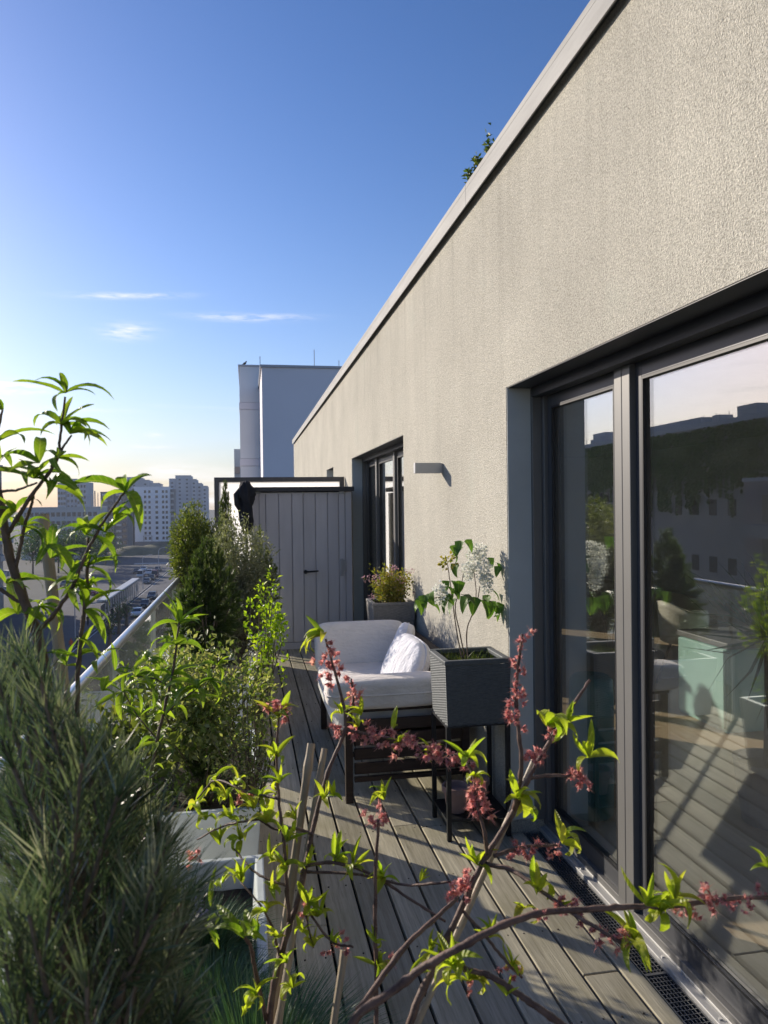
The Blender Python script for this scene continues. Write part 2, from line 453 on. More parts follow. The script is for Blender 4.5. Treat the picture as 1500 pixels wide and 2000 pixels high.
peachleaf = leafmat('peach_leaf', [(.11, .21, .022), (.19, .30, .028), (.32, .42, .04), (.16, .27, .03)], .58, .38, obj=True)
youngleaf = leafmat('young_leaf', [(.38, .47, .045), (.52, .56, .065), (.29, .42, .035), (.56, .50, .09)], .62, .4, obj=True)
youngmerged = leafmat('young_leaf_small', [(.38, .47, .045), (.52, .56, .065), (.29, .42, .035), (.56, .50, .09)], .62, .4)
lilacleaf = leafmat('lilac_leaf', [(.045, .12, .02), (.07, .17, .025), (.10, .20, .03)], .4, .4, obj=True)
pineleaf = leafmat('pine_needle', [(.04, .07, .034), (.07, .11, .05), (.12, .16, .075), (.21, .235, .13), (.36, .36, .26)], .40, .2, spec=1.0, tint=(1.0, 1.05, .8))  # pale ramp end paints in needles caught by the sun
firleaf = leafmat('conifer_needle', [(.035, .065, .022), (.065, .105, .034), (.13, .165, .06)], .5, .4)
thujaleaf = leafmat('thuja_leaf', [(.06, .10, .018), (.10, .15, .025), (.16, .17, .03)], .35, .5)
brightleaf = leafmat('bright_bush_leaf', [(.075, .11, .025), (.13, .16, .04), (.21, .22, .06)], .45, .5)
oliveleaf = leafmat('olive_leaf', [(.14, .155, .095), (.23, .24, .17), (.34, .34, .27)], .35, .4)
limeleaf = leafmat('lime_leaf', [(.16, .28, .018), (.30, .42, .03), (.44, .52, .04)], .58, .4)
greyleaf = leafmat('apple_leaf', [(.11, .17, .04), (.20, .25, .08), (.32, .33, .18), (.40, .38, .24)], .52, .45)
spirea = leafmat('spirea_leaf', [(.16, .19, .03), (.28, .26, .05), (.36, .27, .07), (.13, .17, .03)], .45, .5)
fescue = leafmat('fescue_blade', [(.05, .12, .075), (.085, .17, .10), (.14, .21, .13), (.06, .13, .05)], .3, .45)
ivyleaf = leafmat('ivy_leaf', [(.09, .17, .04), (.14, .23, .06), (.19, .27, .08)], .35, .6)
treeleaf = leafmat('street_tree_leaf', [(.025, .06, .018), (.045, .09, .025), (.07, .12, .03)], .3, .6)
petalpink = leafmat('faded_petal', [(.66, .30, .30), (.80, .52, .50), (.50, .17, .17), (.74, .50, .38)], .5, .6, tint=(1.2, .95, .9))
petalspirea = leafmat('pink_petal', [(.55, .28, .36), (.66, .42, .48), (.50, .30, .30)], .4, .7, tint=(1, .95, .95))
petalwhite = leafmat('white_petal', [(.72, .74, .70), (.82, .83, .80), (.76, .77, .66)], .35, .7, tint=(1, 1, .95))
petallav = leafmat('lavender_petal', [(.35, .33, .50), (.50, .46, .60), (.6, .58, .55)], .35, .7, tint=(1, 1, 1))
# ------------------------------------------------------------------ the deck
WX = 1.28                                                      # outer face of the house wall
deck = empty('deck', (0, 0, 0), kind='structure')
build('deck_underlay', MB().box(-.72, 1.45, -1.6, 9.95, -.14, -.05), plain('underlay', (.02, .019, .018), .9), deck)
PITCHX = .1395
edges = [.431 + PITCHX * k for k in range(-8, 7)]
board_meshes = {}
def deck_board(x0, x1, y0, y1):
    mb = MB().box(x0, x1, y0, y1, -.028, random.uniform(-.0022, .0015))
    build('deck_board', mb, deckwood, deck, bev=.0035)
for i in range(len(edges) - 1):
    x0, x1 = edges[i] + .0055, edges[i + 1] - .0055
    y = -1.5
    first = True
    while y < 9.7:
        L = random.choice((2.1, 2.7, 3.3)) + random.uniform(-.5, .5)
        if first: L = random.uniform(1.2, 3.0); first = False
        y1 = min(y + L, 9.72)
        if 9.72 - y1 < .5: y1 = 9.72
        deck_board(x0, x1, y, y1 - .006)
        y = y1
for (a, b) in ((-1.5, .9), (.906, 3.54), (6.07, 9.12)):
    deck_board(edges[-1] + .0055, 1.337, a, b)

V_, F_ = MB(), None
for i in range(len(edges) - 1):
    for k in range(22):
        yj = -1.3 + k * .5
        for dx in (.032, PITCHX - .032):
            V_.tube([(edges[i] + dx, yj, -.004), (edges[i] + dx, yj, .0018)], .0036, 6)
o_ = build('screws', V_, plain('rusty_screw', (.06, .045, .035), .6, .4), deck); o_['kind'] = 'stuff'

# ------------------------------------------------------------------ the house with the terrace
house = empty('apartment_building', (WX, 6, 0), 'beige rendered penthouse wall with metal coping and glazed sliding doors', 'building')
Z1 = 2.229
mb = MB()
mb.box(WX, 1.50, -3.0, 20.6, Z1, 3.37)
for y0, y1 in ((3.557, 6.05), (9.14, 11.15), (12.1, 20.6)): mb.box(WX, 1.50, y0, y1, -.3, Z1)
mb.box(WX, 1.5, 11.15, 12.1, -.3, .9)
build('wall', mb, stuccom, house)
mb = MB().box(1.50, 9.0, -3.0, 20.6, 2.62, 3.30)
build('roof', mb, plain('roof_gravel', (.3, .29, .27), .9), house)
for k in range(10):
    y0 = -3.0 + k * 2.36; y1 = min(y0 + 2.36, 20.63)
    mb = MB().box(1.24, 1.66, y0 + .001, y1 - .001, 3.43, 3.46).box(1.24, 1.247, y0 + .001, y1 - .001, 3.34, 3.43)
    mb.box(1.247, 1.276, y0 + .002, y1 - .002, 3.375, 3.39)
    build('coping_section', mb, zinc, house, bev=.002)
# the room behind the doors
mb = MB().box(1.60, 7.6, -2.8, 15.0, -.20, -.004)
roomwood = wood('parquet', (.55, .41, .26), (.66, .50, .33), (.36, .25, .15), grain=(20, 1.3, 20), r=.4)
build('room_floor', mb, roomwood, house)
roomwall = plain('room_paint', (.62, .62, .60), .9, 0, .03, 2)
mb = MB().box(7.6, 7.8, -3.0, -2.2, -.2, 2.62).box(7.6, 7.8, 7.2, 15.2, -.2, 2.62).box(7.6, 7.8, -2.2, 7.2, -.2, .35).box(7.6, 7.8, -2.2, 7.2, 2.35, 2.62).box(1.5, 7.6, -3.0, -2.8, -.2, 2.62).box(1.5, 7.6, 15.0, 15.2, -.2, 2.62)  # wide opening in the unseen back wall, added to bring daylight inside
mb.box(1.50, 1.56, 3.557, 6.05, -.2, 2.62).box(1.50, 1.56, 9.14, 11.15, -.2, 2.62).box(1.5, 1.56, 12.1, 15, -.2, 2.62).box(1.5, 1.56, 11.15, 12.1, -.2, .9)
mb.box(1.50, 1.56, -2.8, 3.557, 2.25, 2.62).box(1.5, 1.56, 6.05, 9.14, 2.25, 2.62).box(1.5, 1.56, 11.15, 12.1, 2.25, 2.62)
build('room_wall', mb, roomwall, house)
def reveals(y0, y1, zb):
    for ya, yb in ((y1 - .007, y1 - .001), (y0 + .001, y0 + .007)):
        build('reveal', MB().box(WX + .003, 1.405, ya, yb, zb, Z1 - .003), reveal, house)
    for ya, yb in ((y1 - .03, y1 - .002), (y0 + .002, y0 + .03)):
        build('blind_guide', MB().box(1.405, 1.455, ya, yb, zb, Z1 - .01), alu, house, bev=.003)
    mb = MB().box(WX + .003, 1.40, y0 + .008, y1 - .008, Z1 - .004, Z1 - .001)
    build('soffit', mb, aludark, house)
    build('blind_box', MB().box(1.401, 1.452, y0 + .031, y1 - .031, Z1 - .05, Z1 - .004), aludark, house)
reveals(-1.6, 3.557, .06); reveals(6.05, 9.14, .06); reveals(11.15, 12.1, .9)

def sliding_door(y_jambs, mullions, zb=.03, zt=Z1, bottom=.075):
    """outer frame, mullions, panes each with a gasket line"""
    d = empty('sliding_door', (1.48, (y_jambs[0] + y_jambs[1]) / 2, zb)); d.parent = house
    d.matrix_parent_inverse = Matrix.Translation(-Vector(house.location))
    y0, y1 = y_jambs
    mb = MB().box(1.455, 1.53, y0, y0 + .05, zb, zt).box(1.455, 1.53, y1 - .05, y1, zb, zt)
    mb.box(1.455, 1.53, y0 + .05, y1 - .05, zt - .045, zt).box(1.455, 1.53, y0 + .05, y1 - .05, zb, zb + .03)
    fr = link('frame', mb.mesh('frame'), alu, None, bev=.003); par(fr, d)
    sashes = []
    ys = [y0 + .05] + [m for mu in mullions for m in mu] + [y1 - .05]
    for k in range(0, len(ys), 2):
        a, b = ys[k], ys[k + 1]
        sx = 1.475
        mb = MB().box(sx, sx + .045, a, a + .045, zb + .03, zt - .045).box(sx, sx + .045, b - .045, b, zb + .03, zt - .045)
        mb.box(sx, sx + .045, a + .045, b - .045, zt - .105, zt - .045).box(sx, sx + .045, a + .045, b - .045, zb + .03, zb + .03 + bottom)
        s = link('sash', mb.mesh('sash'), sashm, None, bev=.002); par(s, d)
        mb = MB().box(sx + .014, sx + .022, a + .042, b - .042, zb + .027 + bottom, zt - .102)
        p = link('pane', mb.mesh('pane'), doorglass, None); par(p, d)
        mb = MB()
        g = .010
        za, zc = zb + .03 + bottom, zt - .105
        for q in (a + .045, b - .045 - g): mb.box(sx - .001, sx + .012, q, q + g, za, zc)
        for q in (za, zc - g): mb.box(sx - .001, sx + .012, a + .045 + g, b - .045 - g, q, q + g)
        q = link('gasket', mb.mesh('gasket'), blackmetal, None); par(q, d)
    for a, b in mullions:
        m = (a + b) / 2
        mb = MB().box(1.450, 1.528, a, m - .0015, zb + .031, zt - .046).box(1.450, 1.528, m + .0015, b, zb + .031, zt - .046)
        par(link('mullion', mb.mesh('mullion'), alu, None, bev=.003), d)
    return d
def par(o, d):
    o.parent = d
    off = Vector((0, 0, 0)); p = d
    while p is not None: off += Vector(p.location) if p.type == 'EMPTY' else Vector((0, 0, 0)); p = p.parent
    o.matrix_parent_inverse = Matrix.Translation(-Vector(d.location)) if d.type == 'EMPTY' else Matrix.Identity(4)
    return o
sliding_door((-1.6, 3.550), [(2.648, 2.772)])
sliding_door((6.055, 9.133), [(7.30, 7.38), (8.35, 8.43)])
sliding_door((11.155, 12.095), [], zb=.92)
mb = MB().box(1.425, 1.4549, -1.59, 3.54, -.02, .02).box(1.4551, 1.475, -1.59, 3.54, -.02, .029).box(1.425, 1.47, 6.06, 9.13, -.02, .02)
sill = build('sill', mb, sillwhite, house, bev=.003)
mb = MB()
for k in range(14): mb.tube([(1.440, -1.2 + .33 * k, .02), (1.440, -1.2 + .33 * k, .025)], .006, 8)
build('screw', mb, steel, sill)

# drain grate along the sill
def grate(y0, y1, label):
    g = empty('drain_grate', (1.38, (y0 + y1) / 2, 0), label, 'grate')
    mb = MB().box(1.338, 1.342, y0, y1, -.03, .001).box(1.420, 1.424, y0, y1, -.03, .001)
    y = y0
    while y < y1:
        mb.box(1.338, 1.424, y, y + .012, -.03, .0015); y += .98
    build('edge_frame', mb, gratem, g)
    mb = MB()
    for x in (1.354, 1.367, 1.380, 1.393, 1.406): mb.box(x, x + .0028, y0, y1, -.02, -.0015)
    build('long_bar', mb, gratem, g)
    mb = MB(); y = y0 + .02
    while y < y1: mb.box(1.342, 1.420, y, y + .003, -.02, -.001); y += .021
    tag(build('cross_bars', mb, gratem, g), kind='stuff')
    build('gutter', MB().box(1.338, 1.424, y0, y1, -.05, -.045), plain('gutter_dark', (.012, .012, .014), .7), g)
grate(-1.55, 3.53, 'black steel drain grate between deck and the near sliding door')
grate(6.08, 9.1, 'steel drain grate along the far sliding door behind the sofa')

# ------------------------------------------------------------------ wall lamp
lamp = empty('wall_lamp', (WX, 4.81, 1.856), 'grey box shaped wall lamp on beige render between the doors', 'lamp')
LY0, LY1, LXo = 4.785, 4.835, WX - .19
mb = MB().box(LXo, WX - .012, LY0, LY0 + .004, 1.856, 1.924).box(LXo, WX - .012, LY1 - .004, LY1, 1.856, 1.924).box(LXo, LXo + .004, LY0 + .004, LY1 - .004, 1.856, 1.924)
build('shade', mb, lampm, lamp, bev=.001)
build('wall_plate', MB().box(WX - .012, WX - .001, LY0 + .004, LY1 - .004, 1.86, 1.92), lampm, lamp)
build('lamp_tray', MB().box(LXo + .006, WX - .013, LY0 + .006, LY1 - .006, 1.885, 1.889), lampm, lamp)

# ------------------------------------------------------------------ railing
rail = empty('glass_railing', (-.617, 4.3, 0), 'steel handrail on glass panels along the street edge of the terrace', 'railing')
RX = -.617
build('handrail', MB().tube([(RX, -1.5, .998), (RX, 1.2, .998), (RX, 4.0, .998), (RX, 7, .998), (RX, 9.74, .998)], .022, 16), steel, rail, smooth=True)
y = -1.958
while y < 9.5:
    build('glass_panel', MB().box(RX - .005, RX + .005, y, min(y + 1.385, 9.7), -.05, .972), railglass, rail)
    build('post', MB().box(RX - .02, RX + .02, y + 1.387, y + 1.398, -.1, .98), steel, rail)
    y += 1.40
build('base_channel', MB().box(RX - .03, RX + .03, -1.5, 9.75, -.2, -.045), alu, rail)
slab = build('terrace_slab', MB().box(-.70, 1.28, -3, 9.9, -.45, -.145), plain('concrete', (.35, .34, .32), .9), None)
tag(slab, kind='structure')
s2 = build('neighbour_terrace', MB().box(-.70, 1.28, 9.92, 20.6, -.45, -.02), MATS['concrete'], None); tag(s2, kind='structure')

# ------------------------------------------------------------------ privacy screen
scr = empty('privacy_screen', (.43, 9.82, 0), 'white frosted glass partition in dark frame behind the grey cabinet', 'screen')
mb = MB().box(-.414, 1.267, 9.79, 9.85, 1.968, 2.028).box(-.414, -.354, 9.79, 9.85, -.02, 1.968).box(1.207, 1.267, 9.79, 9.85, -.02, 1.968).box(-.354, 1.207, 9.79, 9.85, .0, .06)
build('frame', mb, framegrey, scr, bev=.004)
build('panel', MB().box(-.354, 1.207, 9.815, 9.823, .06, 1.968), frost, scr)

# ------------------------------------------------------------------ garden cabinet
cab = empty('garden_cabinet', (.63, 9.0, 0), 'tall grey boarded garden cabinet with dark lid beside the far door', 'cabinet')
xs = [.061, .132, .206, .354, .502, .634, .773, .914, 1.043, 1.12, 1.20]
build('carcass', MB().box(.066, 1.195, 8.642, 9.40, .03, 1.80), shedm, cab)
for i in range(len(xs) - 1):
    g = .0045 if i not in (4,) else .007
    build('board', MB().box(xs[i] + g, xs[i + 1] - .003, 8.620, 8.6415, .085, 1.805), shedm, cab, bev=.003)
for i in range(5):
    build('side_board', MB().box(.045, .0655, 8.645 + i * .151, 8.645 + i * .151 + .146, .03, 1.805), shedm, cab, bev=.003)
build('lid', MB().box(.035, 1.225, 8.57, 9.43, 1.815, 1.868), shedroof, cab, bev=.006)
build('bottom_rail', MB().box(.061, 1.20, 8.615, 8.6415, .0, .075), shedm, cab, bev=.003)
h = at(597, 1117, Y=8.60); h2 = at(622, 1115, Y=8.60)
mb = MB().tube([(h.x, 8.62, h.z), (h.x, 8.585, h.z)], .022, 12).tube([(h.x, 8.585, h.z), (h2.x, 8.583, h2.z)], [.011, .009], 10)
build('door_handle', mb, blackmetal, cab, smooth=False)
for (u, v) in ((504, 961), (667, 961)):
    p = at(u, v, Y=8.61)
    build('corner_bracket', MB().box(p.x - .03, p.x + .03, 8.606, 8.6195, p.z - .02, p.z + .012), plain('bracket_%d' % u, (.33, .33, .34), .5, .3), cab, bev=.002)
p = at(668, 1108, Y=8.61)
build('hinge', MB().box(p.x - .02, p.x + .02, 8.603, 8.6195, p.z - .10, p.z + .10).box(p.x + .021, p.x + .05, 8.603, 8.6195, p.z - .04, p.z + .08), MATS['bracket_504'], cab, bev=.002)

# covered parasol leaning at the cabinet
pc = at(481, 1000, Y=8.45)
para = empty('folded_parasol', (pc.x, 8.45, 0), 'folded parasol in a dark cloth cover left of the cabinet', 'parasol')
def zpx(v): return at(481, v, Y=8.45).z
prof = [(.03, 1044), (.05, 1037), (.062, 1018), (.068, 995), (.072, 985), (.082, 976), (.088, 966), (.075, 955), (.052, 947), (.046, 942), (.012, 939)]
build('cover', MB().lathe((pc.x, 8.45, 0), [(r_, zpx(v)) for r_, v in prof], 30, .3).tube([(pc.x - .04, 8.42, zpx(950)), (pc.x - .105, 8.40, zpx(967)), (pc.x - .10, 8.41, zpx(985)), (pc.x - .06, 8.42, zpx(1000))], [.02, .035, .03, .015], 8), clothm, para, smooth=True)
build('pole', MB().tube([(pc.x, 8.45, 0), (pc.x, 8.45, 1.3)], .018, 10), alu, para)

# ------------------------------------------------------------------ fibreglass planters along the railing
def planter(x0, x1, y0, y1, zt, label, sm):
    p = empty('planter_box', ((x0 + x1) / 2, (y0 + y1) / 2, 0), label, 'planter', 'pale planters along the railing')
    t = .03; ta = .035
    V = []
    def ring(x0, x1, y0, y1, z): return [(x0, y0, z), (x1, y0, z), (x1, y1, z), (x0, y1, z)]
    V += ring(x0 + ta, x1 - ta, y0 + ta, y1 - ta, 0.01) + ring(x0, x1, y0, y1, zt) + ring(x0 + t, x1 - t, y0 + t, y1 - t, zt) + ring(x0 + t + .02, x1 - t - .02, y0 + t + .02, y1 - t - .02, zt - .16)
    F = [(3, 2, 1, 0)]
    for k in range(3):
        for i in range(4): F.append((k * 4 + i, k * 4 + (i + 1) % 4, k * 4 + 4 + (i + 1) % 4, k * 4 + 4 + i))
    build('shell', MB().add(V, F), planterw, p, bev=.006)
    me = MB()
    nx, ny = 10, 18
    vs = [(x0 + t + .006 + (x1 - x0 - 2 * t - .012) * i / nx, y0 + t + .006 + (y1 - y0 - 2 * t - .012) * j / ny, zt - .085 + random.uniform(-.012, .012)) for j in range(ny + 1) for i in range(nx + 1)]
    fs = [(j * (nx + 1) + i, j * (nx + 1) + i + 1, (j + 1) * (nx + 1) + i + 1, (j + 1) * (nx + 1) + i) for j in range(ny) for i in range(nx)]
    build('soil', me.add(vs, fs), sm, p, smooth=True)
planter(-.53, .04, 1.36, 2.60, .45, 'pale planter box with blue fescue grass beside the near deck boards', soil)
planter(-.53, .04, 3.00, 4.08, .45, 'pale planter box under the apple shrub, second from the camera', soil)
planter(-.53, .035, 5.12, 6.35, .45, 'pale planter box holding the dark conifer, third from the camera', soil)
planter(-.53, .03, 6.55, 8.10, .45, 'pale planter box under the thuja left of the cabinet', soil)
planter(-.53, -.02, .10, 1.28, .40, 'planter box holding the pine right beside the camera', soil)
# ------------------------------------------------------------------ sofa
sofa = empty('garden_sofa', (.87, 4.8, 0), 'dark slatted wooden garden sofa against the beige wall', 'sofa')
SX0, SX1, SY0, SY1 = .515, 1.235, 4.07, 5.52
for x in (SX0, SX1 - .05):
    for y in (SY0, SY1 - .05):
        build('leg', MB().box(x, x + .042, y, y + .045, 0, .50 if x < 1 else .64), darkwood, sofa, bev=.004)
for z in (.155, .235, .315, .395):  # lower slats added to close off and darken the space below
    for y in (SY0 + .008, SY1 - .04):
        build('arm_slat', MB().box(SX0 + .051, SX1 - .051, y, y + .022, z, z + .062), darkwood, sofa, bev=.004)
for y in (SY0 + .004, SY1 - .046):
    build('arm_rail', MB().box(SX0 - .01, SX1 - .051, y - .004, y + .05, .501, .525), darkwood, sofa, bev=.005)
for z in (.11, .17):
    build('stretcher', MB().box(SX0 + .051, SX1 - .051, SY0 + .012 + (z - .11) * 4, SY0 + .045 + (z - .11) * 4, z, z + .025), darkwood, sofa, bev=.003)
build('front_rail', MB().box(SX0 + .004, SX0 + .045, SY0 + .051, SY1 - .051, .29, .355), darkwood, sofa, bev=.004)
build('rear_rail', MB().box(SX1 - .045, SX1 - .004, SY0 + .051, SY1 - .051, .29, .355), darkwood, sofa, bev=.004)
for k in range(8):
    y = SY0 + .07 + k * .165
    build('seat_slat', MB().box(SX0 + .046, SX1 - .046, y, y + .11, .325, .347), darkwood, sofa, bev=.003)
for z in (.43, .53):
    build('back_slat', MB().box(SX1 - .036, SX1 - .014, SY0 + .051, SY1 - .051, z, z + .07), darkwood, sofa, bev=.004)
build('top_rail', MB().box(SX1 - .06, SX1 + .0, SY0 - .01, SY1 + .05, .645, .705), darkwood, sofa, bev=.006)
def cushion(name, label, c, size, e, rot=None, mat=None, wr=.012, seed=1, cat='cushion', group=None):
    o = build(name, MB().supell(c, size, e, 44, 26, rot, wr, seed), mat or cushm, None, smooth=True)
    cp = lambda a, q: math.copysign(abs(a) ** q, a)
    ring = []
    for i in range(61):
        t = 2 * math.pi * i / 60
        k = Vector((cp(math.cos(t), e) * size[0] / 2, cp(math.sin(t), e) * size[1] / 2, 0)) if size[2] <= min(size[0], size[1]) else (Vector((cp(math.cos(t), e) * size[0] / 2, 0, cp(math.sin(t), e) * size[2] / 2)) if size[1] < size[0] else Vector((0, cp(math.cos(t), e) * size[1] / 2, cp(math.sin(t), e) * size[2] / 2)))
        if rot is not None: k = rot @ k
        ring.append(k + Vector(c))
    build('piping', MB().tube(ring, .0055, 6), mat or cushm, o, smooth=True)
    return tag(o, label, cat, group)
RY = lambda a: Matrix.Rotation(a, 3, 'Y'); RXm = lambda a: Matrix.Rotation(a, 3, 'X'); RZm = lambda a: Matrix.Rotation(a, 3, 'Z')
cushion('seat_cushion', 'long pale seat cushion on the garden sofa', (.80, 4.80, .435), (.66, 1.30, .17), .28, None, cushm, .01, 3)
cushion('arm_cushion', 'pale bolster cushion over the near sofa arm by the woven planter', (.79, 4.115, .605), (.76, .20, .17), .42, None, cushm, .012, 5)
cushion('arm_cushion', 'pale upright cushion against the far sofa arm', (.80, 5.37, .62), (.66, .13, .36), .28, RXm(math.radians(-10)), cushm, .01, 8)
cushion('pillow', 'white pillow leaning on the sofa back next to the far arm cushion', (1.03, 5.05, .63), (.14, .50, .40), .62, RY(math.radians(18)) @ RZm(math.radians(-14)), pillm, .015, 11, 'pillow', 'white pillows on the sofa')
cushion('pillow', 'white pillow in front of the other pillow, nearer the woven planter', (.98, 4.66, .62), (.15, .50, .38), .62, RY(math.radians(24)) @ RZm(math.radians(10)), pillm, .015, 14, 'pillow', 'white pillows on the sofa')

# ------------------------------------------------------------------ woven planters on stands
def woven(x0, x1, y0, y1, z0, z1, mat, label, with_shelf=True):
    p = empty('woven_planter', ((x0 + x1) / 2, (y0 + y1) / 2, 0), label, 'planter', 'woven planters on black stands')
    V = []; F = []
    nz, nu = 104, 36
    def side(a, b, nrm):
        o = len(V)
        for j in range(nz + 1):
            zz = j / nz
            ins = .012 * (1 - zz)
            for i in range(nu + 1):
                t = i / nu
                z = z0 + (z1 - z0 - .02) * zz
                ph = math.sin(2 * math.pi * (z - z0) / .0125 + (math.pi if (i // 3) % 2 else 0)) * .0022
                if i in (0, nu): ph = 0
                q = Vector(a).lerp(Vector(b), ins * 0 + t) + Vector(nrm) * (ph - ins)
                # pull the ends in with the taper
                mid = (Vector(a) + Vector(b)) / 2
                q2 = mid + (q - mid - Vector(nrm) * (ph - ins)) * (1 - 2 * ins / (x1 - x0)) + Vector(nrm) * (ph - ins)
                V.append((q2.x, q2.y, z))
        for j in range(nz):
            for i in range(nu):
                q = o + j * (nu + 1) + i
                F.append((q, q + 1, q + nu + 2, q + nu + 1))
    side((x0, y0, 0), (x1, y0, 0), (0, -1, 0)); side((x1, y0, 0), (x1, y1, 0), (1, 0, 0))
    side((x1, y1, 0), (x0, y1, 0), (0, 1, 0)); side((x0, y1, 0), (x0, y0, 0), (-1, 0, 0))
    build('basket', MB().add(V, F), mat, p, smooth=True)
    w = .028
    mb = MB().box(x0 - .004, x1 + .004, y0 - .004, y0 + w, z1 - .02, z1 + .004).box(x0 - .004, x1 + .004, y1 - w, y1 + .004, z1 - .02, z1 + .004)
    mb.box(x0 - .004, x0 + w, y0 + w, y1 - w, z1 - .02, z1 + .003).box(x1 - w, x1 + .004, y0 + w, y1 - w, z1 - .02, z1 + .003)
    build('rim', mb, mat, p, bev=.005)
    build('liner', MB().box(x0 + .014, x1 - .014, y0 + .014, y1 - .014, z0 + .004, z1 - .05), soilmoss, p)
    for x in (x0 + .004, x1 - .026):
        for y in (y0 + .004, y1 - .026):
            build('leg', MB().box(x, x + .022, y, y + .022, 0, z0 - .003), blackmetal, p, bev=.002)
    build('stand_frame', MB().box(x0 + .003, x1 - .003, y0 + .003, y1 - .003, z0 - .003, z0 + .003), blackmetal, p)
    if with_shelf:
        build('shelf', MB().box(x0 + .005, x1 - .005, y0 + .027, y1 - .027, .085, .10), blackmetal, p, bev=.002)
    return p
woven(.936, 1.270, 3.50, 3.82, .560, .882, rattan, 'dark woven planter on black stand, holding the white lilac beside the near door')
woven(.936, 1.262, 5.60, 5.93, .560, .894, rattang, 'grey woven planter behind the sofa, holding the pink spirea')
for i, (x, y, r_, lab) in enumerate(((1.02, 3.63, .065, 'dusty clay pot on the shelf of the planter stand, left one'), (1.15, 3.70, .06, 'dusty clay pot on the shelf of the planter stand, right one'))):
    o = build('clay_pot', MB().lathe((x, y, .1005), [(r_ * .7, 0), (r_, .10), (r_ * 1.12, .102), (r_ * 1.12, .128), (r_ * .98, .128), (r_ * .92, .10)], 24), terracotta, None)
    tag(o, lab, 'pot', 'clay pots on the stand')

# ------------------------------------------------------------------ inside the room
mint = plain('mint_lacquer', (.40, .62, .54), .3, 0, .03, 3)
mc = empty('mint_cabinet', (4.2, 5.0, 0), 'low mint green cabinet with grey top seen through the near glass door', 'cabinet')
build('body', MB().box(3.32, 5.3, 4.74, 5.32, .0, .60), mint, mc, bev=.004)
build('top', MB().box(3.30, 5.32, 4.70, 5.34, .603, .645), plain('cabinet_top', (.20, .20, .19), .4), mc, bev=.004)
for k in range(3):
    build('door_front', MB().box(3.34 + k * .65, 3.34 + k * .65 + .635, 4.722, 4.7395, .06, .59), mint, mc, bev=.003)
build('side_panel', MB().box(3.302, 3.3195, 4.75, 5.31, .03, .59), mint, mc, bev=.003)
teal = plain('teal_ceramic', (.03, .20, .20), .35, 0, .08, 5)
o = build('floor_stool', MB().lathe((1.77, 3.66, 0), [(.09, 0), (.11, .02), (.115, .2), (.115, .6), (.11, .72), (.09, .74)], 36), teal, None, smooth=True)
tag(o, 'teal drum stool inside behind the narrow glass pane', 'stool')
ch = empty('shell_chair', (3.85, 6.0, 0), 'cream shell chair behind the mint cabinet inside the room', 'chair')
cream = plain('cream_shell', (.62, .58, .46), .5)
V = []; F = []
for j in range(7):
    for i in range(9):
        t = math.pi * (i / 8 - .5); hgt = .42 + .36 * (j / 6)
        rr = .24 + .03 * j / 6
        V.append((3.85 - rr * math.cos(t), 6.0 + rr * math.sin(t), hgt + (0.0 if j < 6 else -.10 * abs(math.sin(t)) ** 2)))
F = [(j * 9 + i, j * 9 + i + 1, (j + 1) * 9 + i + 1, (j + 1) * 9 + i) for j in range(6) for i in range(8)]
sc_ = build('back_shell', MB().add(V, F), cream, ch, smooth=True); sc_.modifiers.new('t', 'SOLIDIFY').thickness = .015
build('seat', MB().lathe((3.85, 6.0, .40), [(.20, 0), (.25, .01), (.25, .03), (.2, .04)], 24), cream, ch, smooth=True)
for dx in (-.16, .16):
    for dy in (-.16, .16): build('leg', MB().tube([(3.85 + dx * .7, 6.0 + dy * .7, .4), (3.85 + dx * 1.3, 6.0 + dy * 1.3, 0)], .012, 8), blackmetal, ch)
# ------------------------------------------------------------------ plant tools
def unit(a): return a / (np.linalg.norm(a, axis=-1, keepdims=True) + 1e-9)
def leafcloud(name, P, D, L, W, fold=.25, droop=.15, up_bias=0.0):
    """leaves as folded rhombs: P bases, D directions, L lengths, W widths"""
    P = np.asarray(P, float); D = unit(np.asarray(D, float)); n = len(P)
    L = np.broadcast_to(np.asarray(L, float), (n,)); W = np.broadcast_to(np.asarray(W, float), (n,))
    R_ = rng.normal(size=(n, 3)); R_[:, 2] += up_bias
    S = unit(np.cross(D, R_)); N = np.cross(S, D)
    b = P; m = P + D * (L * .45)[:, None] - N * (W * fold)[:, None] * 0
    l = m + S * (W / 2)[:, None] + N * (W * fold)[:, None]
    r = m - S * (W / 2)[:, None] + N * (W * fold)[:, None]
    t = P + D * L[:, None]; t[:, 2] -= L * droop
    V = np.stack([b, l, t, r], 1).reshape(-1, 3)
    i = np.arange(n)[:, None] * 4
    F = np.concatenate([i + np.array([[0, 2, 1]]), i + np.array([[0, 3, 2]])], 0)
    return npmesh(name, V, F, np.repeat(rng.random(n), 4))
def needles(name, P, D, L, W, bend=.12, rndbase=None):
    """needles and grass blades: tapered two-segment strips"""
    P = np.asarray(P, float); D = unit(np.asarray(D, float)); n = len(P)
    L = np.broadcast_to(np.asarray(L, float), (n,)); W = np.broadcast_to(np.asarray(W, float), (n,))
    S = unit(np.cross(D, rng.normal(size=(n, 3)))); N = np.cross(S, D)
    m = P + D * (L * .5)[:, None]
    t = P + D * L[:, None] + N * (L * bend)[:, None]
    w2 = (W / 2)[:, None]
    V = np.stack([P - S * w2, P + S * w2, m - S * w2 * .9, m + S * w2 * .9, t], 1).reshape(-1, 3)
    i = np.arange(n)[:, None] * 5
    F = np.concatenate([i + np.array([[0, 1, 3]]), i + np.array([[0, 3, 2]]), i + np.array([[2, 3, 4]])], 0)
    rb = rng.random(n) if rndbase is None else np.clip(rndbase, 0, 1)
    return npmesh(name, V, F, np.repeat(rb, 5))
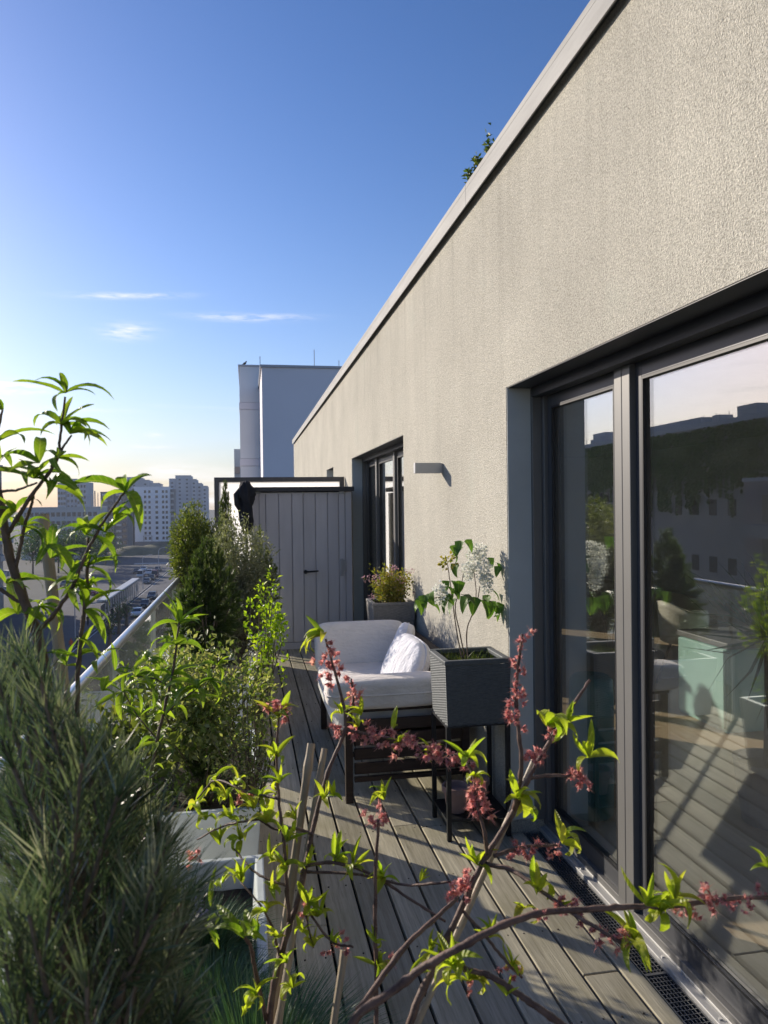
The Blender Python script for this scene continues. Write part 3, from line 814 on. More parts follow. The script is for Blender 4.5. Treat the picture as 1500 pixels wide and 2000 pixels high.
def stuff(o): o['kind'] = 'stuff'; return o

def leaf_mesh(name, w=.24, curl=.5, fold=.25, nseg=7, shape='lance', wave=0.0):
    """one leaf of length 1 along +Y, face up"""
    V = []; F = []
    y = 0.0; z = 0.0; ang = .25
    for i in range(nseg + 1):
        t = i / nseg
        if shape == 'lance': ww = w * (math.sin(math.pi * min(1, t * .94 + .03)) ** .8) * (1.12 - .5 * t)
        elif shape == 'heart': ww = w * (1.25 * (1 - t) ** .75 * min(1, .35 + t * 6) if t > 0 else .2)
        else: ww = w * math.sin(math.pi * t) ** .7
        if i == nseg: ww = .004
        f = fold * ww
        wv = wave * math.sin(t * 9)
        V += [(-ww / 2, y, z + f + wv), (0, y, z), (ww / 2, y, z + f - wv)]
        ang -= curl / nseg * (1 + t)
        y += math.cos(ang) / nseg; z += math.sin(ang) / nseg
    for i in range(nseg):
        for k in (0, 1):
            a = i * 3 + k; F.append((a, a + 1, a + 4, a + 3))
    me = MB().add(V, F).mesh(name)
    me.polygons.foreach_set('use_smooth', [True] * len(me.polygons))
    return me
def leafset(prefix, mat, specs):
    out = []
    for s in specs:
        me = leaf_mesh(prefix, **s); me.materials.append(mat); out.append(me)
    return out
PEACH = leafset('peach_leaf', peachleaf, [dict(w=.22, curl=.7), dict(w=.25, curl=1.1), dict(w=.2, curl=.35, wave=.015), dict(w=.24, curl=1.5, fold=.35)])
YOUNG = leafset('young_leaf', youngleaf, [dict(w=.24, curl=.5, fold=.45), dict(w=.30, curl=1.2, fold=.4), dict(w=.19, curl=.1, fold=.6), dict(w=.32, curl=2.1, fold=.3, wave=.03), dict(w=.26, curl=-.6, fold=.4), dict(w=.36, curl=2.9, fold=.25, wave=.04), dict(w=.16, curl=.9, fold=.8), dict(w=.34, curl=1.5, fold=.55, wave=.05)])
HEART = leafset('lilac_leaf', lilacleaf, [dict(w=.66, curl=.6, fold=.15, shape='heart'), dict(w=.72, curl=1.0, fold=.2, shape='heart')])

def place(name, me, pos, direction, length, parent, roll=0.0, up=None):
    d = Vector(direction).normalized()
    upv = Vector(up) if up is not None else Vector((0, 0, 1))
    x = d.cross(upv)
    if x.length < 1e-3: x = Vector((1, 0, 0))
    x.normalize(); z = x.cross(d)
    if roll:
        q = Matrix.Rotation(roll, 3, d); x = q @ x; z = q @ z
    M = Matrix(((x.x * length, d.x * length, z.x * length, pos[0]), (x.y * length, d.y * length, z.y * length, pos[1]), (x.z * length, d.z * length, z.z * length, pos[2]), (0, 0, 0, 1)))
    o = bpy.data.objects.new(name, me); col.objects.link(o)
    o.parent = parent
    if parent.type == 'EMPTY': o.matrix_parent_inverse = Matrix.Translation(-Vector(parent.location))
    o.matrix_basis = M
    return o
def rdir(axis, spread):
    a = Vector(axis).normalized()
    while True:
        r_ = Vector((random.gauss(0, 1), random.gauss(0, 1), random.gauss(0, 1)))
        p = r_ - a * r_.dot(a)
        if p.length > .2: break
    p.normalize()
    return (a * math.cos(spread) + p * math.sin(spread)).normalized()
def tuft(parent, pos, axis, n, L, meshes, spread=(.5, 1.1), droop=.25, name='leaf'):
    for _ in range(n):
        d = rdir(axis, random.uniform(*spread)); d.z -= droop * random.random()
        place(name, random.choice(meshes), pos, d, L * random.uniform(.65, 1.15), parent, random.uniform(-.7, .7))
def smooth_path(pts, k=4):
    """Hermite curve through the points, tangents scaled to each chord"""
    P = [Vector(p) for p in pts]; out = []
    T = [(P[min(i + 1, len(P) - 1)] - P[max(i - 1, 0)]).normalized() for i in range(len(P))]
    for i in range(len(P) - 1):
        p1, p2 = P[i], P[i + 1]; L = (p2 - p1).length
        for j in range(k):
            t = j / k
            out.append(p1 * (2 * t ** 3 - 3 * t ** 2 + 1) + T[i] * L * (t ** 3 - 2 * t ** 2 + t) + p2 * (-2 * t ** 3 + 3 * t ** 2) + T[i + 1] * L * (t ** 3 - t ** 2))
    out.append(P[-1]); return out
def branch(mb, px, r0, r1, n=7, knob=.16):
    """px: list of (u, v, depth) or vectors"""
    P = [at(*p[:2], D=p[2]) if not isinstance(p, Vector) else p for p in px]
    if isinstance(px[0], Vector) and not isinstance(px[1], Vector):
        q = P[1] + (P[1] - P[2]).normalized() * .25
        P.insert(1, q.lerp(P[0], .25))
    P = smooth_path(P, 7)
    N = len(P)
    for i in range(2, N - 1): P[i] = P[i] + Vector((random.uniform(-1, 1), random.uniform(-1, 1), random.uniform(-1, 1))) * .00045 * (2.2 if i % 5 == 0 else 1)
    rad = [(r0 + (r1 - r0) * i / (N - 1)) * (1 + (random.uniform(.15, .15 + knob) if i % 6 == 0 else random.uniform(-knob, knob) * .35)) for i in range(N)]
    mb.tube(P, rad, n)
    return P

# flower cluster meshes (faded peach blossom: curled sepals and stamens)
def blossom(seed):
    r_ = np.random.default_rng(seed)
    P, D, L, W = [], [], [], []
    for k in range(4):
        c = r_.normal(size=3) * .28
        ax = unit(c + r_.normal(size=3) * .3)
        for j in range(9):
            P.append(c); D.append(unit(ax + r_.normal(size=3) * .75)); L.append(r_.uniform(.28, .55)); W.append(r_.uniform(.2, .38))
        for j in range(9):
            P.append(c); D.append(unit(ax + r_.normal(size=3) * .6)); L.append(r_.uniform(.5, .95)); W.append(.032)
    me = leafcloud('blossom', P, D, L, W, .5, .05)
    me.materials.append(petalpink)
    return me
BLOSSOM = [blossom(s) for s in (1, 2, 3, 4)]

# ------------------------------------------------------------------ foreground nectarine
tree = empty('nectarine_tree', (.22, .66, .35), 'leggy nectarine tree with faded pink blossom and young leaves in the foreground', 'tree')
pot = empty('tree_pot', (.22, .66, 0), 'round clay pot of the nectarine tree on the deck below the camera', 'pot')
build('shell', MB().lathe((.22, .66, .002), [(.13, 0), (.185, .33), (.20, .335), (.20, .36), (.18, .36), (.165, .30)], 32), terracotta, pot, smooth=False)
build('soil', MB().lathe((.22, .66, .30), [(.16, 0), (.17, .02), (.02, .03)], 24), soil, pot)
TB = Vector((.22, .66, .33))
mb = MB()
def stems(lst, mat, name):
    for (px, r0, r1) in lst:
        m = MB(); branch(m, px, r0, r1)
        build(name, m, mat, tree, smooth=True)
stems([
    ([TB, (690, 1998, .74), (765, 1938, .75), (830, 1888, .75), (905, 1847, .75), (985, 1806, .76), (1060, 1783, .77), (1150, 1776, .78), (1240, 1771, .79), (1330, 1768, .80), (1400, 1758, .81), (1500, 1752, .83)], .0050, .0022),
    ([TB + Vector((.03, .03, 0)), (800, 2000, .90), (850, 1885, .93), (900, 1775, .95), (945, 1680, .97), (1000, 1590, .99), (1035, 1515, 1.0), (1075, 1445, 1.01), (1115, 1385, 1.02), (1152, 1328, 1.04)], .0055, .002),
    ([TB + Vector((-.05, .05, 0)), (527, 1990, 1.02), (548, 1870, 1.05), (585, 1745, 1.08), (612, 1615, 1.12), (640, 1510, 1.15), (675, 1418, 1.18), (664, 1350, 1.19), (648, 1290, 1.2), (636, 1248, 1.21)], .0055, .0016),
], barkred, 'stem')
stems([
    ([TB + Vector((.01, .05, 0)), (735, 1990, .96), (735, 1900, .97), (733, 1800, .98), (734, 1700, .99), (739, 1600, 1.0)], .0035, .0022),
    ([(700, 1975, .80), (790, 1850, .86), (860, 1785, .90), (895, 1752, .93)], .0036, .0022),
    ([(1005, 1580, .99), (1018, 1500, .98), (1012, 1420, .98), (1008, 1340, .98), (1020, 1238, .98)], .0034, .0018),
    ([(950, 1688, .97), (1000, 1700, .94), (1060, 1742, .90), (1120, 1785, .86), (1180, 1822, .83), (1215, 1842, .82)], .003, .002),
    ([(965, 1672, .97), (1000, 1660, .98), (1040, 1652, .99), (1090, 1652, 1.0)], .0026, .0017),
    ([(952, 1668, .97), (945, 1620, .97), (932, 1570, .98), (926, 1520, .99), (912, 1490, 1.0)], .0028, .0018),
    ([(672, 1425, 1.18), (740, 1438, 1.16), (800, 1452, 1.12), (860, 1478, 1.08), (912, 1492, 1.05), (925, 1510, 1.03)], .0024, .0017),
    ([(674, 1418, 1.18), (690, 1372, 1.2), (686, 1325, 1.21)], .0024, .0015),
    ([(1035, 1520, 1.0), (1075, 1515, 1.0), (1130, 1517, 1.0)], .0026, .0018),
    ([(600, 1690, 1.09), (650, 1685, 1.08), (720, 1705, 1.06), (800, 1755, 1.03), (870, 1800, 1.0)], .0028, .0016),
    ([(600, 1703, 1.09), (700, 1708, 1.07), (790, 1728, 1.03), (880, 1722, .99)], .0022, .0016),
    ([(905, 1892, .86), (960, 1908, .85), (1010, 1940, .84), (1050, 1968, .83), (1110, 2010, .82)], .003, .0042),
    ([(900, 1775, .95), (950, 1830, .93), (990, 1880, .92), (1020, 1910, .91)], .0022, .0016),
    ([(612, 1630, 1.11), (575, 1618, 1.12), (540, 1620, 1.13), (505, 1600, 1.14)], .0026, .0016),
    ([(565, 1800, 1.06), (560, 1730, 1.07), (556, 1660, 1.08), (545, 1560, 1.1), (540, 1470, 1.12), (545, 1390, 1.13)], .003, .0016),
    ([(590, 1740, 1.08), (610, 1790, 1.05), (650, 1840, 1.03), (690, 1850, 1.02)], .002, .0014),
    ([(520, 1990, 1.02), (500, 1900, 1.0), (490, 1850, .98), (478, 1830, .97)], .003, .002),
], barkred, 'twig')
yl = [(1070, 1420, 1.01, 5, 95), (1108, 1412, 1.02, 6, 55), (1150, 1480, 1.0, 5, 75), (1015, 1562, .98, 5, 80), (1025, 1580, .98, 3, 60), (1100, 1648, 1.0, 5, 70), (1050, 1742, .90, 4, 85), (1025, 1775, .90, 3, 70), (1085, 1780, .88, 2, 60),
      (911, 1482, 1.0, 7, 62), (928, 1518, .99, 4, 45), (932, 1690, .97, 5, 55), (750, 1562, 1.0, 6, 55), (735, 1842, .97, 3, 32), (738, 1888, .97, 5, 48), (1240, 1842, .82, 7, 85), (1262, 1768, .79, 7, 80), (1318, 1755, .80, 7, 82), (1290, 1785, .79, 5, 70),
      (1500, 1695, .84, 3, 45), (885, 1890, .86, 7, 80), (915, 1918, .86, 5, 85), (842, 1862, .93, 4, 48), (862, 1850, .93, 3, 40), (958, 1832, .93, 5, 45), (800, 1905, .92, 2, 70), (1000, 1888, .92, 5, 48), (990, 1945, .84, 3, 35),
      (632, 1243, 1.21, 6, 65), (667, 1395, 1.19, 4, 50), (705, 1398, 1.17, 4, 55), (765, 1428, 1.14, 2, 55), (652, 1555, 1.14, 4, 38), (632, 1562, 1.13, 3, 40), (545, 1402, 1.13, 4, 62), (540, 1480, 1.12, 5, 55), (545, 1530, 1.1, 3, 45), (420, 1520, 1.25, 3, 55), (415, 1545, 1.25, 2, 45),
      (495, 1580, 1.14, 6, 65), (520, 1608, 1.13, 5, 60), (560, 1645, 1.08, 5, 50), (558, 1695, 1.07, 5, 55), (602, 1690, 1.09, 4, 45), (655, 1682, 1.08, 7, 62), (690, 1695, 1.07, 6, 58), (750, 1715, 1.05, 7, 48), (820, 1722, 1.02, 2, 30), (600, 1765, 1.06, 6, 55), (622, 1790, 1.05, 6, 50),
      (500, 1948, 1.0, 5, 60), (560, 1882, 1.03, 4, 50), (572, 1930, 1.02, 4, 55), (478, 1975, 1.0, 3, 55), (535, 1740, 1.08, 4, 50), (430, 1650, 1.2, 3, 60), (435, 1725, 1.2, 3, 45), (650, 1842, 1.03, 3, 35)]
yl += [(450, 1600, 1.17, 5, 52), (470, 1642, 1.16, 5, 50), (530, 1682, 1.08, 5, 52), (510, 1562, 1.12, 4, 50), (578, 1602, 1.1, 4, 44), (592, 1822, 1.04, 5, 46), (545, 1832, 1.04, 5, 52), (520, 1782, 1.06, 4, 50), (612, 1850, 1.03, 4, 42), (470, 1722, 1.1, 5, 50), (440, 1562, 1.17, 4, 46), (402, 1602, 1.2, 4, 44), (462, 1532, 1.14, 4, 46), (382, 1572, 1.22, 4, 42), (700, 1420, 1.17, 4, 36), (840, 1470, 1.1, 4, 34), (780, 1450, 1.13, 4, 32)]
stems([([(505, 1600, 1.14), (440, 1612, 1.18), (385, 1640, 1.22)], .002, .0012), ([(545, 1560, 1.1), (480, 1545, 1.14), (420, 1525, 1.2), (385, 1560, 1.22)], .002, .0012), ([(560, 1730, 1.07), (500, 1705, 1.1), (455, 1655, 1.15)], .002, .0012), ([(548, 1870, 1.05), (522, 1790, 1.06), (470, 1722, 1.1)], .002, .0012), ([(590, 1745, 1.08), (600, 1800, 1.05), (612, 1852, 1.03)], .002, .0012)], barkred, 'twig')
small_v, small_f, small_r = [], [], []
def small_tuft(pos, axis, n, L):
    # leaves of a few pixels, joined into one part of the tree
    for _ in range(n):
        d = rdir(axis, random.uniform(.15, 1.2)); d.z -= .4 * random.random(); d.normalize()
        me = random.choice(YOUNG); x = d.cross(Vector((0, 0, 1))).normalized(); z = x.cross(d)
        q = Matrix.Rotation(random.uniform(-.7, .7), 3, d); x = q @ x; z = q @ z; l = L * random.uniform(.65, 1.15); o = len(small_v); rr = random.random()
        for w_ in me.vertices: small_v.append(Vector(pos) + (x * w_.co.x + d * w_.co.y + z * w_.co.z) * l); small_r.append(rr)
        small_f.extend([tuple(i + o for i in p_.vertices) for p_ in me.polygons])
for (u, v, D, n, L) in yl:
    p = at(u, v, D=D)
    if L < 50:
        small_tuft(p, (random.uniform(-.25, .25), random.uniform(-.2, .2), 1), n + 2, L * D / FPX); continue
    tuft(tree, p, (random.uniform(-.25, .25), random.uniform(-.2, .2), 1), n + (2 if n > 3 else 0), L * D / FPX * .95, YOUNG, (.15, 1.2), .4)
for (u, v, D, n, L) in [(478, 1832, .97, 4, 105), (500, 1835, .97, 3, 95), (412, 1770, 1.02, 1, 75), (405, 1800, 1.02, 2, 65), (420, 1840, 1.0, 2, 70)]:
    tuft(tree, at(u, v, D=D), (.2, 0, .4), n, L * D / FPX, PEACH, (.5, 1.3), .6)
ms = npmesh('small_leaves', [tuple(q) for q in small_v], small_f, small_r); ms.polygons.foreach_set('use_smooth', [True] * len(ms.polygons))
stuff(link('small_leaves', ms, youngmerged, tree))
fl = [(1020, 1245), (1014, 1262), (1012, 1290), (1016, 1310), (1008, 1340), (1016, 1352), (1000, 1372), (1014, 1380), (1000, 1405), (1022, 1418), (995, 1398)]
fl = [(u, v, .98, 24) for u, v in fl]
fl += [(740, 1590, 1.0, 32), (732, 1606, 1.0, 26), (750, 1600, 1.0, 26), (935, 1545, .98, 34), (925, 1562, .98, 34), (948, 1568, .98, 34), (930, 1580, .98, 30), (940, 1558, .97, 30),
       (1040, 1470, 1.0, 30), (1050, 1482, 1.0, 26), (1030, 1478, 1.0, 24), (1078, 1432, 1.01, 22), (1135, 1520, 1.0, 30), (1128, 1510, 1.0, 26), (1146, 1530, 1.0, 26), (1115, 1510, 1.0, 22),
       (998, 1668, .98, 26), (1018, 1656, .98, 28), (1036, 1664, .99, 28), (1056, 1652, 1.0, 26), (1078, 1660, 1.0, 26), (900, 1722, .96, 34), (892, 1740, .95, 32), (908, 1745, .95, 30), (885, 1755, .94, 24), (912, 1712, .96, 26),
       (1095, 1762, .88, 28), (1112, 1780, .87, 28), (1130, 1792, .86, 26), (1122, 1768, .87, 24), (1160, 1812, .84, 24), (1180, 1832, .83, 30), (1205, 1845, .82, 30), (1215, 1828, .82, 26), (1055, 1790, .77, 22),
       (1355, 1788, .80, 24), (1385, 1745, .81, 36), (1392, 1768, .81, 30), (1410, 1760, .81, 26), (1428, 1765, .82, 24), (1445, 1772, .82, 26), (1468, 1768, .82, 24), (1490, 1745, .83, 26), (1330, 1778, .8, 24),
       (642, 1268, 1.2, 26), (648, 1288, 1.2, 28), (634, 1306, 1.2, 30), (652, 1310, 1.2, 28), (640, 1326, 1.2, 28), (684, 1328, 1.21, 26), (690, 1350, 1.2, 26), (692, 1370, 1.2, 24), (545, 1372, 1.13, 28), (532, 1388, 1.13, 30), (550, 1398, 1.13, 28),
       (590, 1778, 1.06, 26), (385, 1676, 1.25, 22), (372, 1674, 1.25, 20), (478, 1555, 1.15, 26), (668, 1848, 1.03, 26), (1000, 1900, .92, 26), (985, 1895, .92, 20), (760, 1880, .97, 18), (915, 1925, .86, 20), (635, 1865, 1.03, 18), (662, 1430, 1.18, 22), (655, 1425, 1.18, 20)]
for k in range(17):
    t = k / 16
    u = 690 + 225 * t; v = 1424 + 70 * t ** 1.1 + 9 * math.sin(k * 2.1)
    fl.append((u, v + random.uniform(-4, 4), 1.18 - .14 * t, random.uniform(22, 32)))
for (u, v, D, s) in fl:
    p = at(u, v, D=D)
    place('blossom', random.choice(BLOSSOM), p, rdir((0, 0, 1), random.uniform(0, 3.1)), s * D / FPX * .85, tree, random.uniform(0, 6))

# canes beside the tree
def cane(label, px, r, extra=0.0):
    P = [at(*p[:2], D=p[2]) for p in px]
    d = (P[-1] - P[0]).normalized()
    t = (.32 - P[0].z) / d.z if d.z > .2 else 0
    base = P[0] + d * t
    pts, rad = [], []
    Lh = (P[-1] - base).length; n = int(Lh / .018)
    for i in range(n + 1):
        s = Lh * i / n
        k = (s % .16)
        pts.append(base + d * s); rad.append(r * (1.22 if k < .018 else 1.0))
    return tag(build('bamboo_cane', MB().tube(pts, rad, 10), bamboo, None), label, 'cane', 'bamboo canes')
cane('bamboo cane rising in front of the deck, its cut top left of the sofa leg', [(548, 1870, 1.12), (608, 1452, 1.22)], .0066)
cane('bamboo cane tied along the nectarine stem, second from the sofa leg', [(560, 1900, 1.10), (634, 1462, 1.22)], .0052)
cane('short bamboo cane ending low over the deck boards at bottom centre', [(650, 2010, 1.0), (673, 1856, 1.04)], .0052)
cane('thin cane tied along the thick nectarine stem at lower centre', [(815, 2000, .92), (952, 1690, .985), (1050, 1470, 1.03)], .0042)
cane('thick pale cane behind the left peach shoot above the street', [(118, 1290, 1.1), (84, 1005, 1.12)], .0085)

# ------------------------------------------------------------------ peach shoots on the left
pt = empty('peach_sapling', (-.33, .98, .33), 'tall peach sapling with long arching leaves at the left edge above the street', 'tree')
def stem2(root, lst, mat, name='stem'):
    for (px, r0, r1) in lst:
        m = MB(); branch(m, px, r0, r1, knob=.08); build(name, m, mat, root, smooth=True)
stem2(pt, [([Vector((-.30, 1.0, .33)), (110, 1500, 1.0), (78, 1260, 1.0), (48, 1175, 1.0), (20, 1090, 1.0), (4, 1000, 1.0), (-18, 900, 1.0)], .0085, .005)], bark)
stem2(pt, [([(14, 1045, 1.0), (35, 1010, .99), (70, 955, .98), (108, 905, .98), (118, 850, .98), (127, 775, .98)], .0032, .0014),
           ([(100, 912, .98), (122, 875, .98), (140, 850, .98)], .002, .0012),
           ([(4, 960, 1.0), (40, 955, .99), (72, 943, .98)], .002, .0013),
           ([(30, 1110, 1.0), (45, 1040, 1.0), (62, 985, .99), (66, 960, .98)], .0028, .0015),
           ([(74, 1232, 1.0), (105, 1200, .98), (142, 1145, .97), (160, 1100, .97), (190, 1040, .98), (215, 1000, .98), (246, 958, .98)], .0032, .0014),
           ([(150, 1400, 1.0), (155, 1280, 1.0), (165, 1185, 1.0), (172, 1100, 1.0), (172, 1050, 1.0)], .0034, .0018),
           ([(0, 1150, 1.0), (28, 1170, 1.0), (44, 1178, 1.0)], .0028, .002), ([(-20, 860, 1.0), (-5, 840, 1.0), (5, 800, 1.0)], .0024, .0014)], bark, 'twig')
lf = [(128, 768, .98, 6, 80), (120, 830, .98, 7, 72), (137, 848, .98, 6, 80), (112, 895, .98, 5, 72), (66, 935, .98, 6, 78), (98, 950, .98, 5, 85), (75, 905, .98, 3, 80), (30, 1000, .99, 5, 72), (50, 1030, 1.0, 5, 60),
      (246, 962, .98, 6, 92), (205, 1040, .98, 6, 78), (168, 1045, 1.0, 6, 80), (170, 1108, 1.0, 8, 80), (172, 1150, 1.0, 6, 75), (150, 1150, .98, 4, 60), (165, 1190, 1.0, 6, 85), (75, 1185, .99, 6, 70), (90, 1065, .99, 4, 78), (12, 1140, 1.0, 6, 70), (35, 1200, 1.0, 4, 90), (0, 860, 1.0, 5, 85), (-5, 910, 1.0, 5, 80), (5, 800, 1.0, 4, 80),
      (152, 1285, 1.0, 5, 62), (130, 1300, 1.0, 5, 55), (190, 1290, 1.0, 4, 60), (15, 1060, 1.0, 5, 55), (225, 1015, .98, 3, 70), (200, 1350, 1.05, 4, 65), (100, 1090, 1.0, 3, 70)]
for (u, v, D, n, L) in lf:
    tuft(pt, at(u, v, D=D), (random.uniform(-.1, .35), random.uniform(-.25, .1), .55), n, L * D / FPX * 1.2, PEACH, (.35, 1.25), .75)
p2 = empty('peach_sapling', (-.25, 1.75, .36), 'young peach sapling with drooping leaves between pine and apple shrub', 'tree')
stem2(p2, [([Vector((-.26, 1.75, .36)), (282, 1600, 1.66), (300, 1480, 1.66), (320, 1390, 1.66), (338, 1310, 1.66), (350, 1215, 1.66)], .0055, .0022)], bark)
stem2(p2, [([(318, 1400, 1.66), (350, 1370, 1.64), (385, 1345, 1.62)], .002, .0012), ([(330, 1340, 1.66), (300, 1325, 1.66), (265, 1320, 1.66)], .002, .0012), ([(308, 1445, 1.66), (270, 1400, 1.66), (240, 1350, 1.68)], .002, .0012)], bark, 'twig')
for (u, v, D, n, L) in [(350, 1218, 1.66, 8, 62), (343, 1260, 1.66, 6, 66), (335, 1320, 1.66, 6, 66), (265, 1322, 1.66, 6, 52), (385, 1345, 1.62, 5, 62), (322, 1395, 1.66, 6, 60), (300, 1345, 1.66, 5, 55), (360, 1365, 1.64, 4, 58), (305, 1450, 1.66, 5, 52), (292, 1520, 1.66, 5, 50), (240, 1352, 1.68, 6, 55), (225, 1310, 1.68, 4, 52), (272, 1400, 1.66, 4, 50), (285, 1290, 1.68, 4, 48), (425, 1300, 1.62, 4, 45), (410, 1330, 1.62, 4, 48)]:
    tuft(p2, at(u, v, D=D), (random.uniform(-.1, .3), -.1, .6), n + 1, L * D / FPX * 1.25, PEACH, (.4, 1.25), .7)

# ------------------------------------------------------------------ near pine
pine = empty('dwarf_pine', (-.22, .78, .33), 'dense dark green dwarf pine with long needles filling the lower left corner', 'shrub')
ENV = [(-60, 1250), (0, 1262), (50, 1225), (100, 1320), (150, 1385), (200, 1400), (250, 1470), (300, 1530), (350, 1640), (390, 1760), (400, 1900), (380, 2020)]
def env(u): return float(np.interp(u, [e[0] for e in ENV], [e[1] for e in ENV]))
Pn, Dn, Ln, mb, Rn = [], [], [], MB(), []
shoots = []
for k in range(128):
    u = random.uniform(-60, 375)
    top = env(u) + 45
    v = top + (2150 - top) * (k % 10) / 10 * random.uniform(.6, 1.1) if k > 22 else top + random.uniform(0, 30)
    if k < 23: u = -50 + k * 19; v = env(u) + 50
    D = random.uniform(.60, 1.05) if v < 1700 else random.uniform(.52, .9)
    shoots.append((u, v, D))
PB = Vector((-.20, .80, .5))
for (u, v, D) in shoots:
    tip = at(u, v, D=D)
    lean = (u - 150) / 300
    ax = (Vector((0, 0, 1)) + RIGHT * (lean * .75 + random.uniform(-.15, .15)) + FWD * random.uniform(-.25, .25)).normalized()
    Ls = random.uniform(.10, .17)
    base = tip - ax * Ls
    mb.tube([base.lerp(PB, .45), base, tip], [.004, .0032, .0016], 5)
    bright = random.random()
    for j in range(84):
        t = random.random() ** .8
        p = base.lerp(tip, t)
        d = rdir(ax, random.uniform(.3, .95) * (1.1 - .35 * t))
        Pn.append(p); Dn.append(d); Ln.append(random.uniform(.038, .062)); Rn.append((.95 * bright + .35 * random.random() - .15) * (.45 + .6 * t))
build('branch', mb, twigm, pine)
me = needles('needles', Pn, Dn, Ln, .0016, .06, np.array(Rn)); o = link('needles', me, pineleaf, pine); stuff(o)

# ------------------------------------------------------------------ shrub generator
def shrub(name, label, cat, base, centre, radii, nclump, per, L, W, mat, kind='leaf', spread=.10, stemmat=None, surf=.55, up=0.0, out=.7, cone=0.0, droop=.1, stemr=.006, bend=.1):
    """stems from the base to clumps spread through an uneven volume; leaves round each clump"""
    root = empty(name, base, label, cat)
    b = Vector(base); c = Vector(centre)
    mb = MB(); P, D, Ls = [], [], []
    r_ = random.Random(label)
    lumps = [(Vector((r_.gauss(0, 1), r_.gauss(0, 1), r_.gauss(0, 1))).normalized(), r_.uniform(.75, 1.2)) for _ in range(9)]
    for k in range(nclump):
        q = Vector((r_.gauss(0, 1), r_.gauss(0, 1), r_.gauss(0, 1))).normalized()
        lump = max((q.dot(a) ** 3 if q.dot(a) > 0 else 0) * s for a, s in lumps)
        rad = (r_.random() ** surf) * (.72 + .38 * lump)
        off = Vector((q.x * radii[0], q.y * radii[1], q.z * radii[2])) * rad
        if cone: # narrow towards the top
            h = (off.z + radii[2]) / (2 * radii[2]); f = 1 - cone * max(0, h); off.x *= f; off.y *= f
        cp = c + off
        if cp.z < b.z + .03: cp.z = b.z + .03 + .05 * r_.random()
        mid = b.lerp(cp, .5) + Vector((r_.uniform(-.05, .05), r_.uniform(-.05, .05), .06)) * (radii[2])
        if k % max(2, nclump // 50) == 0: mb.tube([b + Vector((r_.uniform(-.02, .02), r_.uniform(-.02, .02), -.02)), mid, cp], [stemr, stemr * .6, stemr * .25], 5)
        ax = (off.normalized() * out + Vector((0, 0, up)) + Vector((r_.gauss(0, .3), r_.gauss(0, .3), r_.gauss(0, .3)))).normalized()
        g = (cp - mid).normalized()
        for j in range(per):
            s = spread * radii[2]
            if kind == 'needle':
                pp = cp - ax * r_.uniform(0, spread)
                d = ax + Vector((r_.gauss(0, 1), r_.gauss(0, 1), r_.gauss(0, 1))) * .38
            else:
                pp = cp - g * r_.uniform(0, 2 * spread) + Vector((r_.gauss(0, 1), r_.gauss(0, 1), r_.gauss(0, 1))) * spread * .45
                d = ax + Vector((r_.gauss(0, 1), r_.gauss(0, 1), r_.gauss(0, 1))) * .75
            P.append(pp); D.append(d); Ls.append(L * r_.uniform(.6, 1.2))
    if kind == 'needle': me = needles('foliage', P, D, Ls, W, bend)
    else: me = leafcloud('foliage', P, D, Ls, np.array(Ls) * W, .22, droop, .6)
    build('stem', mb, stemmat or twigm, root)
    stuff(link('foliage', me, mat, root))
    return root
shrub('upright_pine', 'dark upright dwarf conifer at the railing, in front of the silvery shrub', 'shrub', (-.29, 5.36, .36), (-.30, 5.36, .88), (.34, .26, .58), 900, 70, .034, .0030, firleaf, 'needle', .07, up=.2, out=1.0, cone=.5, stemr=.012, surf=.4)
shrub('olive_shrub', 'silvery grey leaved shrub between the dark conifer and the cabinet', 'shrub', (-.08, 6.1, .36), (-.10, 6.15, 1.0), (.34, .26, .60), 700, 26, .038, .30, oliveleaf, 'leaf', .06, up=.5, out=.6, stemr=.006)
shrub('barberry_shrub', 'slim shrub with small bright yellow green leaves in front of the cabinet', 'shrub', (.03, 3.80, .36), (.095, 3.80, .97), (.12, .13, .47), 62, 13, .030, .55, limeleaf, 'leaf', .03, up=.4, out=.7, stemr=.005)
shrub('thuja_bush', 'feathery golden green thuja in front of the frosted screen', 'shrub', (-.26, 9.2, .0), (-.26, 9.2, 1.04), (.25, .24, .96), 460, 60, .045, .0042, thujaleaf, 'needle', .10, up=1.0, out=.6, cone=.8, stemr=.012)
shrub('thuja_bush', 'green thuja overlapping the left boards of the cabinet', 'shrub', (.05, 7.4, .36), (.13, 7.4, .92), (.24, .24, .50), 300, 60, .04, .0042, thujaleaf, 'needle', .09, up=.8, out=.7, cone=.35, stemr=.008)
shrub('overhanging_bush', 'bright green bush spilling over the railing below the far towers', 'shrub', (-.45, 6.9, .36), (-.50, 7.1, 1.24), (.28, .40, .46), 480, 40, .040, .30, brightleaf, 'leaf', .06, up=.5, out=.7, stemr=.008)
shrub('apple_shrub', 'apple shrub with grey green leaves in the second planter box', 'shrub', (-.24, 3.55, .36), (-.24, 3.35, .80), (.34, .38, .32), 480, 12, .036, .5, greyleaf, 'leaf', .05, up=.4, out=.7, stemr=.005)
shrub('currant_bush', 'leafy currant bush between the pine and the railing', 'shrub', (-.42, 2.3, .36), (-.40, 2.35, .82), (.16, .34, .32), 190, 11, .042, .6, brightleaf, 'leaf', .05, up=.4, out=.7, stemr=.004)
shrub('ground_juniper', 'low dark juniper covering the soil of the second planter box', 'shrub', (-.2, 3.3, .36), (-.22, 3.35, .50), (.27, .32, .16), 160, 40, .032, .0022, firleaf, 'needle', .07, up=.5, out=.7, stemr=.005)
